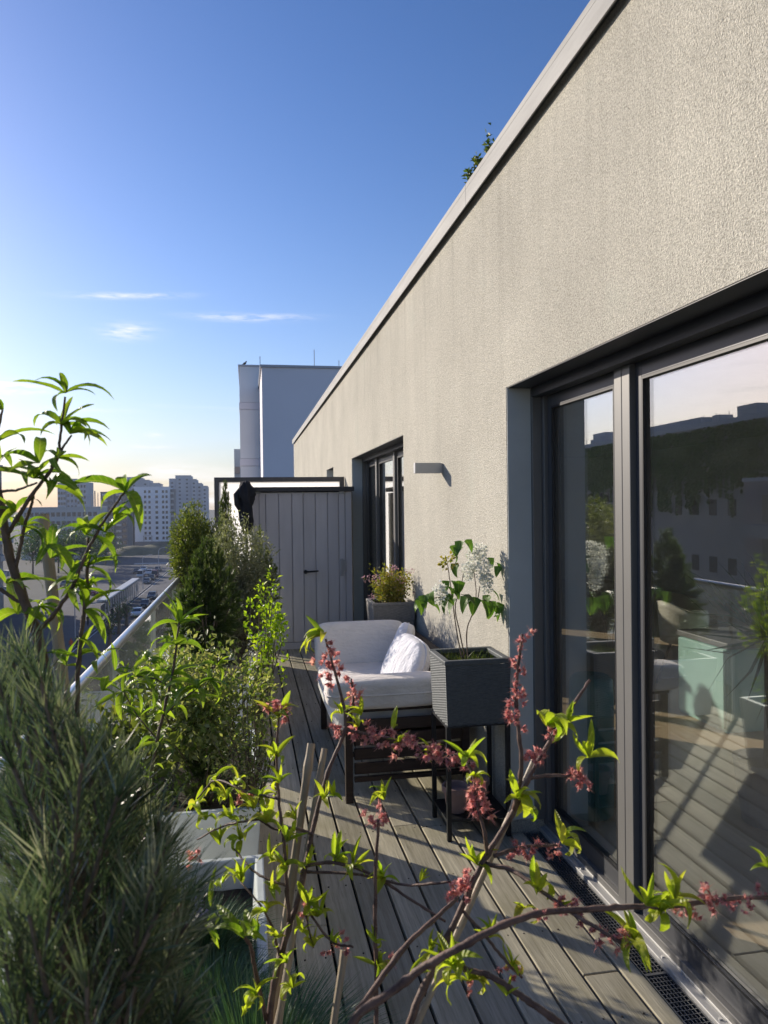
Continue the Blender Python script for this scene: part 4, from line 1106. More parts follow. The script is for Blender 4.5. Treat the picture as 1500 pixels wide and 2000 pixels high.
shrub('wild_rose', 'thin wispy shrub leaning over the deck beside the second planter box', 'shrub', (.0, 3.1, .36), (.0, 2.95, .70), (.16, .28, .36), 120, 9, .024, .5, greyleaf, 'leaf', .05, up=.5, out=.7, stemr=.0035)
sp = shrub('pink_spirea', 'low spirea with pink flower heads in the grey woven planter', 'shrub', (1.10, 5.76, .84), (1.09, 5.74, 1.02), (.20, .16, .17), 130, 18, .028, .5, spirea, 'leaf', .04, up=.6, out=.7, stemr=.003)
def florets(name, c, r, n, size, mat, parent, stretch=(1, 1, 1)):
    d = unit(rng.normal(size=(n, 3))); rr = rng.random((n, 1)) ** .4
    P = d * rr * np.array(stretch) * r + np.array(c)
    me = leafcloud(name, P, d + rng.normal(size=(n, 3)) * .6, size, size * .8, .3, .0)
    return link(name, me, mat, parent)
for (u, v, s) in ((718, 1130, 16), (735, 1128, 13), (760, 1122, 10), (783, 1132, 16), (785, 1152, 14), (725, 1165, 10), (800, 1115, 12), (770, 1108, 12), (745, 1140, 12), (815, 1160, 12)):
    p = at(u, v, Y=5.66 + random.uniform(-.08, .1)); florets('flower_head', p, s * 5.7 / FPX * .75, 26, .013, petalspirea, sp, (1, 1, .6))

# lilac in the near woven planter
lil = empty('white_lilac', (1.09, 3.66, .83), 'white lilac with heart shaped leaves and bare stems in the dark woven planter', 'shrub')
LB = Vector((1.09, 3.66, .83))
YL = 3.66
def pl(u, v, dy=0): return at(u, v, Y=YL + dy)
for px in ([LB + Vector((-.015, 0, 0)), pl(893, 1240), pl(886, 1190), pl(878, 1130), pl(874, 1100)], [LB, pl(898, 1235, .02), pl(889, 1185, .02), pl(900, 1150, .04), pl(905, 1120, .05)],
           [LB + Vector((.01, 0, 0)), pl(912, 1230, .04), pl(926, 1190, .05), pl(930, 1160, .05), pl(925, 1110, .05)], [pl(926, 1190, .05), pl(934, 1165, .05), pl(937, 1145, .05)], [pl(880, 1165), pl(850, 1168, -.03), pl(825, 1175, -.05)], [pl(928, 1180, .05), pl(950, 1172), pl(972, 1185)]):
    m = MB(); branch(m, px, .0036, .002, knob=.05); build('stem', m, bark, lil, smooth=True)
for (u, v, L, dy) in [(900, 1062, 24, .02), (910, 1060, 24, 0), (885, 1085, 22, 0), (893, 1108, 24, -.02), (897, 1075, 24, .03), (865, 1140, 24, 0), (872, 1150, 26, -.03), (880, 1140, 26, .02), (895, 1140, 26, 0), (885, 1155, 24, .03), (868, 1170, 24, 0), (876, 1172, 30, -.04), (890, 1175, 30, 0), (902, 1168, 32, -.03), (915, 1170, 32, .02), (928, 1172, 32, 0), (940, 1178, 34, -.04), (950, 1180, 34, 0), (962, 1185, 32, .03), (972, 1182, 28, -.02), (955, 1168, 26, .0), (962, 1160, 22, .03), (830, 1168, 24, -.05), (838, 1165, 26, -.03), (818, 1178, 26, -.06), (825, 1180, 24, -.05), (845, 1185, 20, -.02), (970, 1105, 22, .0), (975, 1112, 20, -.03), (955, 1095, 20, .04), (880, 1072, 22, .04)]:
    place('leaf', random.choice(HEART), pl(u, v - 6, dy), (random.uniform(-.5, .5), random.uniform(-.6, .1), random.uniform(-.9, -.15)), L * 3.7 / FPX * 1.25, lil, random.uniform(-.6, .6))
for (u, v, r_, st, dy) in ((925, 1090, .045, (.8, .8, 1.25), .03), (945, 1112, .05, (.8, .8, 1.3), .0), (915, 1115, .042, (.8, .8, 1.2), .06), (950, 1138, .04, (.8, .8, 1.3), -.02), (858, 1158, .042, (.8, .8, 1.3), -.03), (936, 1075, .04, (1, 1, .9), .05)):
    florets('flower_panicle', pl(u, v, dy), r_, 150, .017, petalwhite, lil, st)
o = florets('flower_panicle', pl(874, 1098), .045, 45, .024, spirea, lil, (1, 1, .9))
# grass tufts on its soil
n = 260
P = np.column_stack([rng.uniform(.97, 1.24, n), rng.uniform(3.53, 3.79, n), np.full(n, .83)]); Dd = np.column_stack([rng.normal(0, .5, n), rng.normal(0, .5, n), np.ones(n)])
gt = empty('grass_tuft', (1.1, 3.66, .83), 'sparse grass on the soil of the dark woven planter', 'grass')
stuff(link('blades', needles('blades', P, Dd, rng.uniform(.03, .085, n), .0022, .2), thujaleaf, gt))

# ------------------------------------------------------------------ fescue, lavender in the near planter
def fescue_clump(c, r, n, L, label):
    root = empty('fescue_grass', c, label, 'grass', 'blue fescue clumps in the near planter')
    a = rng.uniform(0, 2 * np.pi, n); q = rng.random(n) ** .7
    P = np.column_stack([c[0] + .25 * r * q * np.cos(a), c[1] + .25 * r * q * np.sin(a), np.full(n, c[2])])
    D = np.column_stack([np.cos(a) * q * 1.1, np.sin(a) * q * 1.1, np.ones(n) * .95]) + rng.normal(0, .16, (n, 3))
    Ls = rng.uniform(.6, 1.1, n) * L
    # arching blades in three segments
    D = unit(D); S = unit(np.cross(D, np.array([0, 0, 1.0]) + rng.normal(0, .3, (n, 3)))); w = .0011
    p0 = P; p1 = P + D * (Ls * .4)[:, None]; D2 = unit(D + np.column_stack([np.cos(a) * q, np.sin(a) * q, -q * .5]) * .5); p2 = p1 + D2 * (Ls * .35)[:, None]
    D3 = unit(D2 + np.column_stack([np.cos(a) * q, np.sin(a) * q, -q * .9]) * .6); p3 = p2 + D3 * (Ls * .3)[:, None]
    V = np.stack([p0 - S * w, p0 + S * w, p1 - S * w, p1 + S * w, p2 - S * w * .8, p2 + S * w * .8, p3 - S * w * .1, p3 + S * w * .1], 1).reshape(-1, 3)
    i = np.arange(n)[:, None] * 8
    F = np.concatenate([i + np.array([[0, 1, 3, 2]]), i + np.array([[2, 3, 5, 4]]), i + np.array([[4, 5, 7, 6]])], 0)
    stuff(link('blades', npmesh('blades', V, F, np.repeat(rng.random(n), 8)), fescue, root))
fescue_clump((-.14, 2.12, .36), .28, 2200, .19, 'blue fescue clump below the far rim of the near planter')
fescue_clump((-.10, 1.78, .36), .30, 2600, .22, 'large blue fescue clump in the middle of the near planter')
fescue_clump((.0, 1.52, .37), .34, 3200, .30, 'blue fescue clump hanging over the deck at the bottom edge')
fescue_clump((-.34, 1.95, .36), .28, 1800, .22, 'blue fescue clump half hidden behind the pine needles')
lv = empty('lavender', (-.24, 2.0, .36), 'small lavender with pale violet flowers at the pine edge', 'shrub')
n = 160; a = rng.uniform(0, 6.28, n); q = rng.random(n)
P = np.column_stack([-.24 + .05 * np.cos(a), 2.0 + .05 * np.sin(a), np.full(n, .37)])
stuff(link('leaves', needles('leaves', P, np.column_stack([np.cos(a) * q * .5, np.sin(a) * q * .5, np.ones(n)]), rng.uniform(.12, .22, n), .003, .1), oliveleaf, lv))
for (u, v) in ((345, 1745), (362, 1752), (375, 1770), (355, 1775), (383, 1790), (370, 1800), (392, 1775)):
    florets('flower_head', at(u, v, D=1.95), .017, 30, .012, petallav, lv, (1, 1, 1.3))
# weeds behind the roof edge
for (u, v, s, lab) in ((955, 290, .10, 'small weed on the roof edge, uppermost of the three'), (932, 322, .07, 'small weed on the roof edge, middle of the three'), (915, 345, .06, 'small weed on the roof edge, lowest of the three')):
    p = at(u, v, X=1.36); root = empty('roof_weed', (p.x, p.y, 3.46), lab, 'weed', 'weeds on the roof edge')
    n = 40; Pp = np.array(p) + rng.normal(0, .35, (n, 3)) * s * np.array([.3, .8, 1]); Pp[:, 2] = np.maximum(Pp[:, 2], 3.47)
    link('leaves', leafcloud('leaves', Pp, rng.normal(size=(n, 3)) + np.array([0, 0, .6]), .04, .018), thujaleaf, root)
    build('stem', MB().tube([(p.x, p.y, 3.45), (p.x, p.y, p.z + s * .6)], .003, 5), twigm, root)
# potted palm inside the room
pm = empty('indoor_palm', (2.62, 3.40, 0), 'dark spiky indoor palm behind the wide glass pane', 'plant')
build('pot', MB().lathe((2.62, 3.40, 0), [(.13, 0), (.17, .3), (.175, .32), (.15, .32), (.14, .28)], 28), plain('palm_pot', (.3, .28, .26), .6), pm)
build('trunk', MB().tube([(2.62, 3.40, .25), (2.63, 3.41, .6), (2.62, 3.40, .95)], [.03, .022, .02], 8), bark, pm)
n = 60; D = unit(rng.normal(size=(n, 3)) + np.array([0, 0, .5]))
stuff(link('fronds', needles('fronds', np.tile([2.62, 3.40, .95], (n, 1)), D, rng.uniform(.35, .55, n), .018, -.25), treeleaf, pm))
# ------------------------------------------------------------------ street level
GZ = -17.5
asphalt = plain('asphalt', (.075, .075, .08), .85, 0, .2, .25, .3, 6)
paving = plain('paving', (.27, .24, .215), .9, 0, .25, .5, .2, 8)
plaza = plain('plaza_stone', (.07, .072, .08), .85, 0, .2, .3)  # darkened: the street building's shadow is put into the colour
groundm = plain('city_ground', (.07, .075, .065), .95, 0, .35, .02)  # kept dark like the plaza, street shadow included in the tone
white = plain('road_paint', (.6, .6, .58), .7, 0, .1, 2)
g = MB()
g.add([(-4000, -300, GZ), (4000, -300, GZ), (4000, 5000, GZ), (-4000, 5000, GZ)], [(0, 1, 2, 3)])
tag(build('ground', g, groundm), kind='structure')
def sheet(name, x0, x1, y0, y1, z, mat): return tag(build(name, MB().add([(x0, y0, z), (x1, y0, z), (x1, y1, z), (x0, y1, z)], [(0, 1, 2, 3)]), mat), kind='structure')
sheet('road', -23.6, -13.2, -60, 330, GZ + .004, asphalt)
tag(build('pavement', MB().box(-13.2, -1.5, -60, 330, GZ - .2, GZ + .13), paving), kind='structure')
tag(build('pavement', MB().box(-44, -23.6, -60, 330, GZ - .2, GZ + .12), plaza), kind='structure')
sheet('cross_road', -120, 120, 332, 344, GZ + .008, asphalt)
mb = MB()
for k in range(60): mb.add([(-18.5, -30 + k * 6, GZ + .009), (-18.35, -30 + k * 6, GZ + .009), (-18.35, -27 + k * 6, GZ + .009), (-18.5, -27 + k * 6, GZ + .009)], [(0, 1, 2, 3)])
for x in (-23.3, -13.6): mb.add([(x, -60, GZ + .009), (x + .14, -60, GZ + .009), (x + .14, 325, GZ + .009), (x, 325, GZ + .009)], [(0, 1, 2, 3)])
tag(build('road_markings', mb, white), kind='structure')
mb = MB()
for x in (-23.75, -13.2): mb.box(x, x + .15, -60, 330, GZ, GZ + .145)
tag(build('kerb', mb, plain('kerb_stone', (.36, .36, .35), .85)), kind='structure')

# ------------------------------------------------------------------ far buildings
glassdark = plain('far_glass', (.025, .03, .04), .12, 0, .2, .3, spec=.8)
def facade_windows(root, mat_wall, face, x0, x1, y, z0, z1, cols, rows, w, h, name='window', mat=None, skip=None, fr=None):
    """each window its own part: a dark pane set in a shallow frame (face -Y: along x at depth y; face +X: along y at depth x)"""
    me = None
    for r_ in range(rows):
        for c in range(cols):
            if skip and skip(r_, c): continue
            a = x0 + (x1 - x0) * (c + .5) / cols; z = z0 + (z1 - z0) * (r_ + .5) / rows
            if me is None:
                if face == '-Y': mb = MB().box(-w / 2, w / 2, -.05, .08, -h / 2, h / 2)
                else: mb = MB().box(-.08, .05, -w / 2, w / 2, -h / 2, h / 2)
                me = mb.mesh(name); me.materials.append(mat or glassdark)
            o = bpy.data.objects.new(name, me); col.objects.link(o); o.parent = root
            o.matrix_parent_inverse = Matrix.Translation(-Vector(root.location))
            o.location = (a, y, z) if face == '-Y' else (y, a, z)
def block(name, label, pieces, mat, base_y, depth, cat='building', group=None):
    """pieces: (u0, u1, vtop) steps of one building standing at depth base_y"""
    xs_ = [at(p[0], 990, Y=base_y).x for p in pieces] + [at(p[1], 990, Y=base_y).x for p in pieces]
    root = empty(name, ((min(xs_) + max(xs_)) / 2, base_y, GZ), label, cat, group)
    out = []
    for i, (u0, u1, v) in enumerate(pieces):
        x0 = at(u0, v, Y=base_y).x; x1 = at(u1, v, Y=base_y).x; zt = at((u0 + u1) / 2, v, Y=base_y).z
        yo = (i % 2) * 1.2
        m = MB().box(x0 + .02, x1 - .02, base_y + yo, base_y + depth, GZ, zt)
        o = build('wall', m, mat, root); out.append((x0, x1, base_y + yo, zt))
        build('parapet', MB().box(x0 - .1, x1 + .1, base_y + yo - .12, base_y + yo + .3, zt, zt + .35), mat, root)
    return root, out
wwhite = plain('white_render', (.76, .78, .82), .8, 0, .04, .1)
wgrey = plain('grey_render', (.42, .43, .46), .85, 0, .08, .1)
wbrown = plain('brown_render', (.20, .185, .185), .85, 0, .1, .1)
wpale = plain('pale_render', (.48, .46, .44), .85, 0, .06, .1)
root, b = block('apartment_block', 'white ten storey slab with small square windows at the end of the street', [(262, 332, 952)], wwhite, 372, 14)
x0, x1, y, zt = b[0]
W_ = x1 - x0
for cx, w in ((.30, 1.0), (.42, 1.0), (.62, 1.2), (.80, 1.0), (.90, 1.0)):
    facade_windows(root, None, '-Y', x0 + W_ * (cx - .05), x0 + W_ * (cx + .05), y, GZ + 3.2, zt - .8, 1, 10, w, 1.3)
build('dark_base', MB().box(x0 - .2, x1 + .2, y - .3, y + 13, GZ, GZ + 2.9), wbrown, root)
xl = at(246, 955, Y=374).x
build('side_wing', MB().box(xl, x0 - 1.0, y + 2.5, y + 14, GZ, zt - .2), wgrey, root)
build('stair_slot', MB().box(x0 - .98, x0 - .05, y + .6, y + 13, GZ, zt - .6), plain('slot_dark', (.06, .065, .075), .7), root)
xr = at(339, 955, Y=374).x
build('balcony_wing', MB().box(x1 + .05, xr, y + .8, y + 13, GZ, zt - .8), wbrown, root)
for k in range(9): build('balcony', MB().box(x1 + .1, xr + .3, y - .5, y + .79, GZ + 3.5 + k * 2.75, GZ + 4.5 + k * 2.75), wpale, root)
mb = MB(); mb.box(x0 + W_ * .24, x0 + W_ * .48, y - .09, y - .01, GZ + 5.55, GZ + 5.75).box(x0 + W_ * .24, x0 + W_ * .255, y - .09, y - .01, GZ + 3.0, GZ + 5.55).box(x0 + W_ * .465, x0 + W_ * .48, y - .09, y - .01, GZ + 3.0, GZ + 5.55)
build('wall_outline', mb, wbrown, root)

def tower(label, pieces, y, mat):
    root, b = block('tower_block', label, pieces, mat, y, 22, group='far towers')
    for (x0, x1, yy, zt) in b:
        n = max(1, int((x1 - x0) / 5))
        facade_windows(root, None, '-Y', x0 + .5, x1 - .5, yy, zt - 42, zt - 1.5, n, 14, 1.5, 1.2, mat=MATS['slot_dark'])
    return root
tower('far grey stepped tower above the white slab', [(231, 247, 937), (247, 275, 932.5), (275, 292, 938), (292, 312, 944)], 560, wgrey)
tower('far grey stepped tower right of the white slab', [(330, 342, 935.5), (342, 373, 929), (373, 384, 936.5), (384, 394, 944), (394, 405, 949.5)], 575, wgrey)
root, b = block('tower_block', 'dark apartment tower with stacked balconies left of the white slab', [(196, 222, 962), (222, 247, 957)], wbrown, 345, 16)
for (x0, x1, y, zt) in b:
    for k in range(9): build('balcony', MB().box(x0 + .8, x0 + 3.0, y - 1.1, y - .02, GZ + 3 + k * 2.7, GZ + 4.0 + k * 2.7), wpale, root)
    facade_windows(root, None, '-Y', x0 + 3.2, x1 - .4, y, GZ + 2.5, zt - .8, 2, 9, .9, 1.4)
root, b = block('office_block', 'grey flat roofed block behind the left peach sapling', [(112, 128, 944), (128, 150, 936), (150, 168, 941)], wgrey, 430, 20)
for (x0, x1, y, zt) in b: facade_windows(root, None, '-Y', x0, x1, y, GZ + 3, zt - 1, 3, 10, 1.1, 1.5)
root, b = block('apartment_block', 'long pale block with window rows behind the dark trees', [(40, 196, 992)], wpale, 300, 14)
for (x0, x1, y, zt) in b: facade_windows(root, None, '-Y', x0 + 1, x1 - 1, y, GZ + 2, zt - .8, 14, 5, 1.3, 1.6)
mast = at(185, 950, Y=330)
m_ = empty('mobile_mast', (mast.x, 330, GZ), 'thin antenna mast left of the dark apartment tower', 'mast')
build('pole', MB().tube([(mast.x, 330, GZ), (mast.x, 330, 9)], .25, 6), wbrown, m_)
build('aerial', MB().tube([(mast.x + 1.2, 330, -2), (mast.x + 1.2, 330, 8.2)], .15, 6).tube([(mast.x - 1.2, 330, -2), (mast.x - 1.2, 330, 7.5)], .15, 6).box(mast.x - 1.3, mast.x + 1.3, 329.9, 330.1, 1, 1.3), wbrown, m_)

# street side building on the left (also mirrored in the doors)
lb = empty('street_building', (-52, 105, GZ), 'long ivy clad building across the street at the far left', 'building')
lz = 9.6
build('wall', MB().box(-62, -46, 62, 153, GZ, lz), plain('dark_stucco', (.30, .285, .27), .9, 0, .12, .3), lb)
build('parapet', MB().box(-62.2, -45.8, 61.8, 153.2, lz, lz + .5), wgrey, lb)
build('plant_room', MB().box(-60, -50, 80, 96, lz + .5, lz + 2.0).box(-58, -50, 104, 108, lz + .5, lz + 2.6), wgrey, lb)
for (ya, yb, n_, r_, w_, h_) in ((64, 80, 5, 3, 1.3, 1.7), (84, 104, 4, 5, 2.6, 1.5), (106, 128, 8, 6, 1.1, 1.8), (130, 145, 4, 6, 2.2, 1.6)):
    facade_windows(lb, None, '+X', ya, yb, -46, GZ + 3.2, lz - 5.6, n_, r_, w_, h_)
facade_windows(lb, None, '+X', 104, 152, -46, lz - 4.0, lz - 1.0, 13, 1, 3.2, 1.7, mat=plain('strip_window', (.20, .27, .34), .1, 0, .1, .4, spec=.9))
for k in range(6):
    for yy in (146.5, 151):
        build('balcony', MB().box(-45.98, -44.4, yy, yy + 3.2, GZ + 3.4 + k * 3.1, GZ + 4.4 + k * 3.1), wpale, lb)
P, D = [], []
yy = 62.0
while yy < 126:
    yy += random.choice((.25, .35, .5)) * random.uniform(.7, 1.3); top = lz - random.uniform(0, .3); ln = random.uniform(4.5, 9.5); wd = random.uniform(.12, .32)
    if random.random() < .05: yy += .8
    for j in range(int(ln * 20)):
        t = random.random() ** 1.2
        P.append((-45.9 + random.uniform(0, .25), yy + random.gauss(0, wd * (1.15 - t)), top - ln * t)); D.append((random.uniform(.3, 1), random.uniform(-.5, .5), random.uniform(-1, .2)))
stuff(link('ivy', leafcloud('ivy', P, D, .34, .28), ivyleaf, lb))
for (ya, zz, w_) in ((66, .5, 3.0), (72, .5, 1.2), (99, .5, 2.0), (101.5, .5, .8), (112, .5, 5), (124, .5, 1.5)):
    build('roof_unit', MB().box(-48.5, -46.8, ya, ya + w_, lz + .5, lz + 1.0 + .25 * w_), wgrey, lb)
for k in range(40):
    build('roof_rail_post', MB().tube([(-46.3, 63 + k * 2.2, lz + .5), (-46.3, 63 + k * 2.2, lz + 1.4)], .03, 5), wgrey, lb)
lb2 = empty('street_building', (-47, 43, GZ), 'lower grey pink terraced building across the street, mirrored in the wide door pane', 'building')
wp = plain('pink_stucco', (.30, .255, .245), .9, 0, .06, .3)
build('wall', MB().box(-60, -38, 22, 56, GZ, 3.2), wp, lb2)
build('upper_floor', MB().box(-60, -42, 22, 50, 3.2, 6.0), wp, lb2)
build('parapet', MB().box(-60.1, -37.9, 21.9, 56.1, 3.2, 3.5), wgrey, lb2)
facade_windows(lb2, None, '+X', 24, 38, -38, GZ + 1, 2.6, 3, 6, 1.7, 2.2)
facade_windows(lb2, None, '+X', 40, 55, -38, GZ + 1, 2.6, 4, 6, 1.2, 2.2)
facade_windows(lb2, None, '+X', 24, 49, -42, 3.3, 5.8, 6, 1, 1.8, 1.8)
for k in range(6): build('balcony', MB().box(-37.98, -36.2, 41 if k % 2 else 46, 48 if k % 2 else 54, GZ + 3.0 + k * 3.3, GZ + 4.0 + k * 3.3), MATS['dark_stucco'], lb2)

# tall pale neighbour house behind the roof
nb = empty('neighbour_house', (6, 76, GZ), 'tall pale windowless house end rising behind the terrace roof', 'building')
lav = plain('lilac_white_render', (.72, .70, .73), .85, 0, .05, .12, .1, 1.0)
q0 = at(511, 718, Y=70); q1 = at(705, 720, Y=70)
zt = at(560, 718, Y=70).z
build('wall', MB().box(q0.x, q1.x + 14, 70, 84, GZ, zt), lav, nb)
build('parapet', MB().box(q0.x - .15, q1.x + 14, 69.85, 84.2, zt, zt + .22), wgrey, nb)
r0 = at(467, 716, Y=83); zt2 = at(480, 716, Y=83).z; r1 = at(512, 716, Y=83)
zb1, zb2 = at(480, 786, Y=83).z, at(480, 800, Y=83).z
zc1, zc2 = at(480, 896, Y=83).z, at(480, 910, Y=83).z
wlite = plain('pale_panel', (.72, .73, .74), .8, 0, .05, .12)
for a, b_ in ((zb1 + .03, zt2), (zc1 + .03, zb2 - .03), (GZ, zc2 - .03)):
    build('wall_panel', MB().box(r0.x, r1.x, 83, 96, a, b_), wlite, nb)
for a, b_ in ((zb2, zb1), (zc2, zc1)):
    build('floor_band', MB().box(r0.x - .05, r1.x, 82.95, 96, a, b_), lav, nb)
build('edge_trim', MB().box(r0.x - .12, r1.x, 82.9, 96, zt2, zt2 + .2), wgrey, nb)
w0 = at(457, 877, Y=98); w1 = at(468, 877, Y=98)
build('side_wing', MB().box(w0.x, w1.x + 1, 98, 108, GZ, w0.z), plain('blue_grey_panel', (.30, .35, .42), .6), nb)
build('balcony', MB().box(w0.x + .1, w1.x, 97.2, 97.95, at(460, 925, Y=98).z, at(460, 912, Y=98).z), wbrown, nb)
for (u, v, h_) in ((508, 712, 16), (614, 715, 32), (662, 716, 12)):
    p = at(u, v, Y=75)
    build('antenna', MB().tube([(p.x, 75, zt), (p.x, 75, at(u, v - h_, Y=75).z)], .035, 5), wgrey, nb)
pg = at(478, 716, Y=83.4)
bird = empty('pigeon', (pg.x, 83.4, zt2 + .2), 'dark bird perched on the left roof corner of the tall pale house', 'bird')
body = MB().supell((pg.x, 83.4, zt2 + .42), (.42, .22, .24), .9, 16, 10, RY(-.5))
body.supell((pg.x + .16, 83.4, zt2 + .62), (.15, .14, .16), 1.0, 12, 8).supell((pg.x - .26, 83.4, zt2 + .30), (.3, .12, .06), .9, 12, 8, RY(-.6))
body.tube([(pg.x + .02, 83.4, zt2 + .2), (pg.x + .02, 83.4, zt2 + .34)], .02, 6).tube([(pg.x + .22, 83.4, zt2 + .62), (pg.x + .29, 83.4, zt2 + .6)], [.02, .004], 6)
build('body', body, clothm, bird, smooth=True)

# ------------------------------------------------------------------ tram stop canopy
CX = -23.4
can = empty('stop_canopy', (CX - 1.2, 139, GZ), 'long flat tram stop canopy on thin posts beside the road', 'shelter')
cy0, cy1 = 131, 170
build('roof', MB().box(CX - 1.5, CX, cy0, cy1, GZ + 3.55, GZ + 3.8), plain('canopy_roof', (.50, .51, .52), .5, .2), can, bev=.05)
build('fascia', MB().box(CX - 1.4, CX - .1, cy0 + .1, cy1 - .1, GZ + 3.3, GZ + 3.549), wbrown, can)
for k in range(16):
    y = cy0 + 1 + k * 2.52
    build('post', MB().tube([(CX - .35, y, GZ + .12), (CX - .35, y, GZ + 3.3)], .12, 8), wpale, can)
for k in range(7):
    y = cy0 + 2 + k * 5
    build('rear_panel', MB().box(CX - 1.3, CX - 1.25, y, y + 4.4, GZ + .5, GZ + 2.6), glassdark, can)
build('signal_arm', MB().tube([(CX, cy0 + .6, GZ + 3.7), (CX - 1.8, cy0 - .6, GZ + 3.4), (CX - 5, cy0 - .8, GZ + 3.4)], .12, 6), wpale, can)

# ------------------------------------------------------------------ cars
carglass = plain('car_glass', (.015, .018, .022), .08, 0, .05, 4, spec=.9)
tyre = plain('tyre', (.015, .015, .015), .9)
rimm = plain('wheel_rim', (.4, .4, .42), .35, .7)
lampw = plain('headlight', (.75, .75, .72), .2, 0, .02, 3, spec=.8)
lampr = plain('tail_light', (.35, .02, .02), .3)
def prism(mb, prof, x0, x1, taper=0.0):
    """profile in (y, z) swept over x, pulled in towards the top"""
    n = len(prof); zmx = max(z for _, z in prof); zmn = min(z for _, z in prof)
    V = []
    for x, s in ((x0, 1), (x1, -1)):
        for (y, z) in prof: V.append((x + s * taper * (z - zmn) / (zmx - zmn), y, z))
    F = [tuple(range(n)), tuple(reversed(range(n, 2 * n)))] + [(i + n, (i + 1) % n + n, (i + 1) % n, i) for i in range(n)]
    return mb.add(V, F)
def car(x, y, paint, label, heading=1, L=4.4, group='cars on the street', van=False):
    root = empty('car', (x, y, GZ + .004), label, 'car', group)
    w = .88
    def Yc(t): return y + heading * t
    roof_h = 1.45 if not van else 1.95
    prof = [(Yc(-2.15), GZ + .30), (Yc(-2.2), GZ + .62), (Yc(-2.05), GZ + .90), (Yc(-.95 if not van else -1.6), GZ + .98), (Yc(1.7), GZ + .98), (Yc(2.15), GZ + .86), (Yc(2.2), GZ + .5), (Yc(2.1), GZ + .28)]
    body = build('body', prism(MB(), prof, x - w, x + w, .06), paint, root, bev=.07)
    cp = [(Yc(-1.15 if not van else -1.9), GZ + .981), (Yc(-.35 if not van else -1.4), GZ + roof_h - .06), (Yc(1.1), GZ + roof_h - .06), (Yc(1.75 if not van else 2.05), GZ + .981)]
    cb = build('cabin_glass', prism(MB(), cp, x - w + .08, x + w - .08, .14), carglass, root, bev=.04)
    rf = [(Yc(-.30 if not van else -1.35), GZ + roof_h - .058), (Yc(-.2 if not van else -1.25), GZ + roof_h), (Yc(.95), GZ + roof_h), (Yc(1.08), GZ + roof_h - .058)]
    build('roof', prism(MB(), rf, x - w + .20, x + w - .20, .03), paint, root)
    mb = MB()
    for t0, t1 in ((-1.13, -.36), (.32, .32), (1.74, 1.11)):
        for sx in (-1, 1):
            mb.bar((x + sx * (w - .075), Yc(t0), GZ + .985), (x + sx * (w - .205), Yc(t1), GZ + roof_h - .05), .07, .05)
    build('pillar', mb, paint, root)
    for sx in (-1, 1):
        for t in (-1.35, 1.35):
            cx_ = x + sx * (w - .06)
            wh = build('wheel', MB().tube([(cx_ - sx * .1, Yc(t), GZ + .32), (cx_ + sx * .09, Yc(t), GZ + .32)], .315, 18), tyre, root)
            build('rim', MB().tube([(cx_ + sx * .091, Yc(t), GZ + .32), (cx_ + sx * .10, Yc(t), GZ + .32)], .2, 14), rimm, wh)
        build('headlight', MB().box(x + sx * .68 - .14, x + sx * .68 + .14, min(Yc(-2.0), Yc(-2.19)), max(Yc(-2.0), Yc(-2.19)), GZ + .64, GZ + .78), lampw, root)
        build('tail_light', MB().box(x + sx * .7 - .11, x + sx * .7 + .11, min(Yc(2.0), Yc(2.185)), max(Yc(2.0), Yc(2.185)), GZ + .66, GZ + .82), lampr, root)
    build('number_plate', MB().box(x - .25, x + .25, min(Yc(-2.1), Yc(-2.215)), max(Yc(-2.1), Yc(-2.215)), GZ + .42, GZ + .53), white, root)
    return root
def paint(n, c): return plain(n, c, .25, .2, .02, 2, spec=.7)
pw, pd, pg_, pr = paint('car_white', (.62, .64, .68)), paint('car_black', (.025, .027, .032)), paint('car_grey', (.13, .14, .155)), paint('car_red', (.20, .02, .025))
car(-19.4, 137.5, pw, 'white car nearest on the road above the handrail')
car(-19.6, 149.5, pd, 'black car behind the white one on the road')
car(-19.9, 163, pg_, 'dark grey car third in line behind the white and black cars')
for i, (u, v, p_, lab, van) in enumerate(((296, 1133, pd, 'small dark car far along the road near the canopy end', False), (287, 1140, pg_, 'small grey car beside the far canopy end', False), (291, 1122, pw, 'tiny white car far down the road', False),
        (303, 1127, pr, 'tiny dark red van far down the road by the conifer', True), (275, 1127, pw, 'tiny white van waiting beyond the canopy', True), (268, 1120, pd, 'tiny black car waiting at the far junction', False), (281, 1115, pw, 'tiny pale car at the far junction', False), (309, 1116, pd, 'tiny dark car at the right of the far junction', False))):
    c = at(u, v, Z=GZ); car(c.x, c.y, p_, lab, 1, van=van)
c = at(185, 1162, Z=GZ)
car(c.x, c.y, pr, 'red car parked beyond the plaza behind the peach leaves')
c = at(158, 1150, Z=GZ); car(c.x, c.y, pw, 'white car parked in front of the dark trees')
c = at(128, 1145, Z=GZ); car(c.x, c.y, pg_, 'grey car parked in front of the dark trees')

